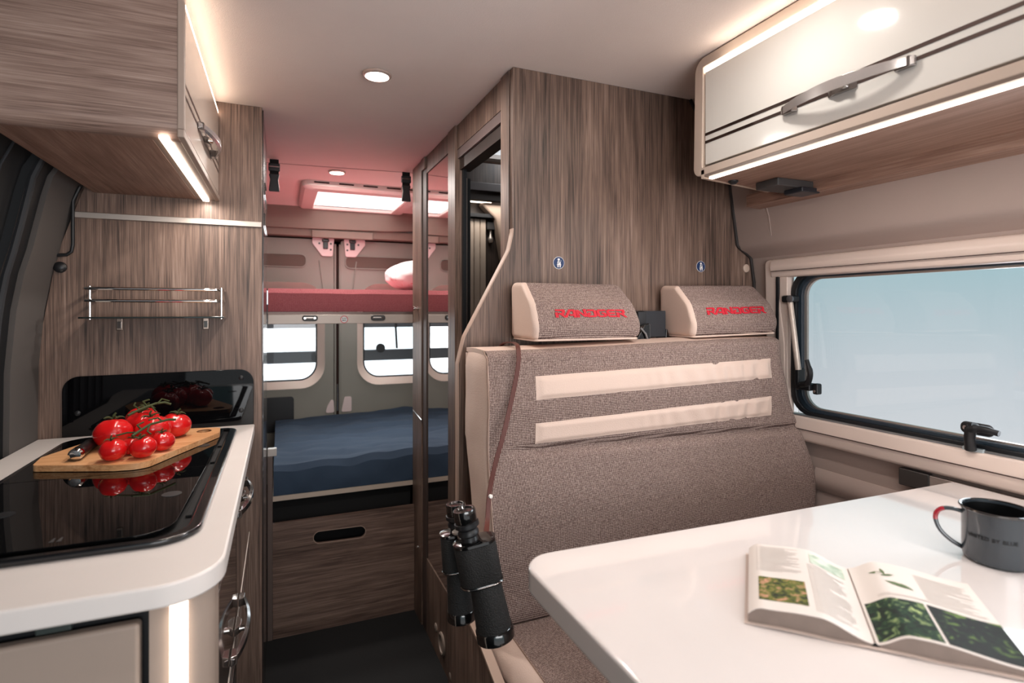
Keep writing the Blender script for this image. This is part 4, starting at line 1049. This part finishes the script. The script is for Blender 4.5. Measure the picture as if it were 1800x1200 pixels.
G().prism(rrect(.672, .734, 1.034, 1.060, .011), 'X', 1.372, 1.380).build('catch_plate', black, t, bevel=.003)
for y in (.723, .683): G().lathe((1.371, y, 1.047), (-1, 0, 0), [(.0045, 0), (.0045, .002), (0, .002)], 12).build('screw', chrome, t)
G().box(1.362, 1.378, .685, .725, .999, 1.008).build('foot', mat('clear_grey', (170, 180, 184), .2), t, bevel=.002)

# ================================================================ RIGHT OVERHEAD CABINET
t = thing('overhead_cabinet', (1.12, .4, 1.63), 'white glossy overhead cabinet with light strips above the dinette window', 'cabinet')
XR = .96
FY0, FY1 = -.45, 1.10
outer = arc_poly([(FY0, 1.632), (FY1, 1.632), (FY1-.006, CZ-.004), (FY0, CZ-.004)], [0, .022, .035, 0], 8)
inner = arc_poly([(FY0+.02, 1.651), (1.070, 1.651), (1.066, 1.897), (FY0+.02, 1.897)], .004, 3)
G().plate(outer, [inner], 'X', XR-.004, XR+.022).build('face_frame', mat('pale_taupe_frame', (196, 178, 164), .4), t, bevel=.002)
G().box(XR+.018, XR+.03, FY0, 1.085, 1.645, 1.905).build('shadow_gap', blackM, t)
body = arc_poly([(XR+.02, 1.634), (1.285, 1.634), (1.20, 1.80), (1.14, CZ-.004), (XR+.02, CZ-.004)], 0)
G().loft([[(x, y, z) for x, z in body] for y in (FY0, FY1-.004)]).build('carcass', woodV, t)
G().prism([(XR+.02, FY0), (XR+.02, 1.080), (1.12, 1.10), (1.30, 1.135), (1.30, FY0)], 'Z', 1.6250, 1.634).build('bottom_panel', woodY, t)
G().prism([(XR-.004, 1.062), (1.12, 1.094), (1.28, 1.125), (1.28, 1.135), (1.12, 1.103), (XR-.004, 1.072)], 'Z', 1.6245, 1.645).build('end_edge', mat('pale_edge2', (206, 186, 170), .4), t)
G().box(XR-.003, XR+.03, FY0, 1.07, 1.6262, 1.634).build('lamp_channel', MATS['channel_taupe'], t)
G().box(XR+.008, XR+.019, FY0, 1.058, 1.6225, 1.627).build('under_light_strip', ledW, t)
d_ = G().box(XR+.001, XR+.016, .345, 1.064, 1.657, 1.884).build('door', doorwhite, t, bevel=.0015)
d2 = G().box(XR+.001, XR+.016, -.42, .341, 1.657, 1.884).build('door', doorwhite, t, bevel=.0015)
for (dd, a, b) in ((d_, .346, 1.063), (d2, -.419, .340)):
    for z in (1.712, 1.731): G().box(XR, XR+.0016, a, b, z-.0033, z+.0033).build('trim_stripe', mat('dark_chrome_stripe', (130, 118, 114), .06, 1), dd)
bow_handle(XR, -1, .575, .835, 1.710, d_, .030, mat('satin_chrome', (196, 192, 190), .22, .75))
bow_handle(XR, -1, -.17, .09, 1.710, d2)
G().box(XR+.003, XR+.014, FY0+.02, 1.064, 1.886, 1.896).build('top_light_strip', ledW, t)
G().lathe((1.045, 1.058, 1.6252), (0, 0, -1), [(.012, 0), (.012, .004), (.006, .009), (0, .009)], 16).build('switch_knob', black, t)
s_ = G().prism(arc_poly([(1.115, .985), (1.245, .985), (1.245, 1.055), (1.115, 1.055)], .004), 'Z', 1.606, 1.6252).build('reading_lamp', darkgrey, t, bevel=.003)
G().prism([(1.185, .975), (1.248, .975), (1.248, 1.03), (1.185, 1.03)], 'Z', 1.594, 1.607).build('lamp_head', mat('lamp_head_dark', (34, 36, 42), .3), s_, bevel=.003)
area('cove_light', (XR-.020, .30, 1.885), .012, .45, (1, .86, .72), (0, PI, 0), sy=1.4, parent=t)
area('under_cabinet_light', (XR+.014, .30, 1.618), .012, 4.5, (1, .94, .9), (0, 0, 0), sy=1.4, parent=t)
G().box(1.235, 1.325, FY0, 1.20, 1.598, 1.632).mirror_fn(lambda v: (v.x, v.y, v.z+(0.0 if v.x < 1.3 else -.006))).build('rear_filler', woodY, t)

# ================================================================ CEILING LAMPS, HATCH, BUCKLES
def lamp(x, y, label, p):
    t = thing('ceiling_lamp', (x, y, CZ), label, 'lamp', 'round ceiling lamps')
    G().lathe((x, y, CZ-.0004), (0, 0, -1), [(.034, 0), (.0375, .001), (.0375, .005), (.034, .008), (.031, .0085), (.030, .005), (.0, .005)], 40).build('rim', mat('lamp_rim', (206, 186, 176), .25, .4), t)
    G().lathe((x, y, CZ-.0055), (0, 0, -1), [(.0295, 0), (.0295, .0035), (.024, .005), (0, .0055)], 32).build('lens', lensM, t)
    area('lamp_glow', (x, y, CZ-.014), .056, p, (1, .93, .87), (0, 0, 0), 'DISK', parent=t)
lamp(.236, 1.48, 'round glowing ceiling lamp in front of the walnut partition, nearer of the two seen', 5)
lamp(.235, 2.586, 'round glowing ceiling lamp beside the rear skylight', 8)
lamp(.765, .77, 'round ceiling lamp above the table, seen mirrored in the white cabinet door', 1.2)
lamp(.236, .40, 'added fill light over the aisle, out of view, built as a ceiling lamp', 1.8)  # fill lamp added above the frame to light counter and table
t = thing('roof_skylight', (.39, 3.1, CZ), 'rectangular roof skylight with pale frame above the upper bunk', 'skylight')
def hz(y): return CZ-.002
of = rrect(.095, .70, 2.80, 3.42, .05, 8); ifr = rrect(.175, .625, 2.90, 3.385, .01, 8)
rings = []
for (o_, dz) in ((0, .005), (0, -.022), (.2, -.034), (.92, -.034), (1, -.030), (1, .0)):
    rings.append([(p[0]*(1-o_)+q[0]*o_, p[1]*(1-o_)+q[1]*o_, hz(p[1])+dz) for p, q in zip(of, ifr)])
G().loft(rings, caps=False).build('frame', mat('skylight_frame', (222, 206, 200), .4), t, ang=30)
G().faces([(.165, 2.89, hz(2.89)-.012), (.635, 2.89, hz(2.89)-.012), (.635, 3.395, hz(3.395)-.012), (.165, 3.395, hz(3.395)-.012)], [(0, 1, 2, 3)]).build('pane', skyM, t)
G().box(.18, .62, 3.33, 3.334, hz(3.33)-.024, hz(3.33)-.020).build('blind_bar', darkgrey, t)
g = G()
for k in range(5): g.box(.15+.115*k, .22+.115*k, 2.7985, 2.801, CZ-.012, CZ-.005)
g.build('vent_slots', darkbrown, t)
area('skylight_daylight', (.40, 3.14, 1.86), .42, 4.2, (1, .97, .97), (0, 0, 0), sy=.45, parent=t, spread=1.1)
def buckle(x, y, label):
    t = thing('strap_buckle', (x, y, 1.80), label, 'buckle', 'bunk strap buckles')
    w = .019
    G().box(x-w*.9, x+w*.9, y-.002, y+.002, 1.862, CZ-.003).build('webbing', blackM, t)
    G().box(x-w*1.15, x+w*1.15, y-.008, y+.006, 1.873, 1.905).build('adjuster', black, t, bevel=.004)
    G().box(x-w, x+w, y-.0095, y-.008, 1.889, 1.892).build('adjuster_bar', chrome, t)
    G().prism(arc_poly([(x-w*1.1, 1.862), (x+w*1.1, 1.862), (x+w*.8, 1.838), (x+w, 1.81), (x+w*1.1, 1.79), (x-w*1.1, 1.79), (x-w, 1.81), (x-w*.8, 1.838)], .004, 3), 'Y', y-.007, y+.006).build('clip', black, t, bevel=.003)
buckle(-.022, 2.47, 'black strap buckle hanging from the ceiling beside the tall cabinet')
buckle(.522, 2.47, 'black strap buckle hanging from the ceiling beside the bathroom post')

# ================================================================ BUNKS
def mattress(name, label, x0, x1, y0, y1, z0, z1, m, amp, r=.02, freq=9, slope=0):
    t = thing(name, ((x0+x1)/2, (y0+y1)/2, z0), label, 'mattress')
    nx, ny = 90, 60
    def top(u, v):
        x = x0+(x1-x0)*u; y = y0+(y1-y0)*v
        z = z1+amp*noise.noise(Vector((x*freq, y*freq, 1)))+amp*1.2*noise.noise(Vector((x*4+y*9, y*freq*2.2+x*3, 7)))+slope*(x-x0)
        d = min(y-y0, y1-y)
        if d < r: z -= r-math.sqrt(max(0, r*r-(r-d)**2))
        return (x, y, z)
    G().grid(top, nx, ny).build('top_cover', m, t)
    def front(u, v):
        x = x0+(x1-x0)*u; zt_ = top(u, 0)[2]; z = z0+(zt_-z0)*v
        return (x, y0-.006*math.sin(PI*v)+amp*.8*noise.noise(Vector((x*16, z*6, 5)))*(1 if v < .98 else 0)*math.sin(PI*min(v, 1)), z)
    G().sheet(front, nx, 10, (0, .02, 0)).build('front_cover', m, t)
    G().box(x0, x1, y0+.01, y1, z0, z1-.03).build('core', m, t)
    return t
mattress('upper_mattress', 'red fabric mattress on the upper bunk', -.045, 1.18, 2.428, 3.38, 1.296, 1.392, redweave, .0015)
mattress('lower_mattress', 'navy blue cotton covered mattress on the lower bed', -.024, 1.22, 2.424, 3.45, .552, .672, navy, .013, .03, 9, .03)
t = thing('upper_bunk_frame', (.3, 2.4, 1.24), 'aluminium upper bunk frame with grey latches under the red mattress', 'bunk')
G().box(-.045, XC-.009, 2.398, 2.420, 1.246, 1.284).build('front_rail', mat('rail_taupe', (176, 162, 152), .4, .3), t, bevel=.002)
G().box(-.045, XC-.009, 2.403, 2.425, 1.284, 1.295).build('upper_rail', mat('bronze_rail', (92, 76, 70), .35, .6), t)
G().box(-.0, .9, 2.62, 2.66, 1.258, 1.268).build('underbunk_fill_strip', ledW, t)  # hidden strip and its light, added to brighten lower bed and rear doors
area('underbunk_fill_light', (.40, 2.64, 1.25), .9, 3.8, (1, .93, .88), (.25, 0, 0), sy=.05, parent=t)
G().box(-.045, 1.2, 2.425, 3.38, 1.27, 1.292).build('slat_board', mat('slat_board', (150, 134, 122), .7), t)
for x in (.113, .386):
    l_ = G().prism(rrect(x-.030, x+.030, 1.258, 1.282, .011), 'Y', 2.388, 2.399).build('latch', darkgrey, t, bevel=.003)
    G().box(x-.020, x+.012, 2.3855, 2.389, 1.270, 1.274).build('latch_slot', alu, l_)
    for q in (-.020, .018): G().lathe((x+q, 2.388, 1.270), (0, -1, 0), [(.004, 0), (.004, .0015), (0, .0015)], 12).build('latch_screw', chrome, l_)
t = thing('load_sticker', (.247, 2.398, 1.264), 'round red-rimmed load limit sticker on the aluminium bunk rail', 'sticker')
G().lathe((.247, 2.3975, 1.264), (0, -1, 0), [(.0155, 0), (.0155, .0006), (0, .0006)], 28).build('rim', mat('red_rim', (190, 24, 40), .4), t)
G().lathe((.247, 2.3968, 1.264), (0, -1, 0), [(.0125, 0), (.0125, .0004), (0, .0004)], 28).build('disc', white, t)
for (s_, dz) in (('75 KG', .0015), ('MAX', -.0065)):
    vs, fs = text_mesh(s_, .0075)
    G().faces([(.247+v.x, 2.3960, 1.264+dz+v.y) for v in vs], fs).build('sticker_text', blackM, t, smooth=False)
# pillow
t = thing('pillow', (.60, 2.75, 1.39), 'white pillow with pink floral print on the red mattress', 'pillow')
pm = spots('floral_pillow', ((232, 226, 226), (238, 230, 230), (206, 96, 108)), 22, .85, 1.5, (.3, .60, .72))
def pil(d):
    return 1/(abs(d.x)**3.2+abs(d.y)**3.2+abs(d.z)**2.2)**(1/3.0)*(1+.05*noise.noise(d*3))
G().sphere((.745, 2.80, 1.476), 1, 48, 30, pil, (.245, .22, .082)).mirror_fn(lambda v: (v.x, v.y, max(v.z, 1.3965))).build('pillowcase', pm, t, subsurf=0)
# lower bed base
t = thing('bed_box', (.3, 2.38, 0), 'walnut front panel of the lower bed with oval hand slot', 'bed base')
slot = rrect(.125, .332, .352, .402, .024, 8)
slot = [(x, z-.02*(x-.125)) for x, z in slot]
G().plate([(-.026, 0), (XC-.008, 0), (XC-.008, .456), (-.027, .456)], [slot], 'Y', 2.378, 2.394).build('front_panel', woodX, t)
G().tube([(p[0], 2.3785, p[1]) for p in slot]+[(slot[0][0], 2.3785, slot[0][1])], .0016, 6).build('slot_edge', woodEdge, t)
G().box(-.027, XC-.01, 2.45, 2.46, .0, .53).build('inner_board', blackM, t)
G().box(-.027, 1.22, 2.425, 3.45, .530, .5505).build('slat_board', mat('pale_slats', (206, 188, 172), .6), t)
t = thing('bed_corner_post', (-.036, 2.38, 0), 'slim taupe post with pale cap at the left end of the lower bed', 'post')
G().box(-.046, -.027, 2.372, 2.402, 0, .725).build('post', mat('taupe_post', (110, 94, 88), .4), t, bevel=.002)
G().box(-.046, -.012, 2.372, 2.402, .725, .755).build('cap', mat('pale_cap', (206, 198, 192), .35), t, bevel=.003)
G().lathe((-.0265, 2.385, .30), (1, -.6, 0), [(.006, 0), (.006, .004), (0, .006)], 12).build('stop', chrome, t)
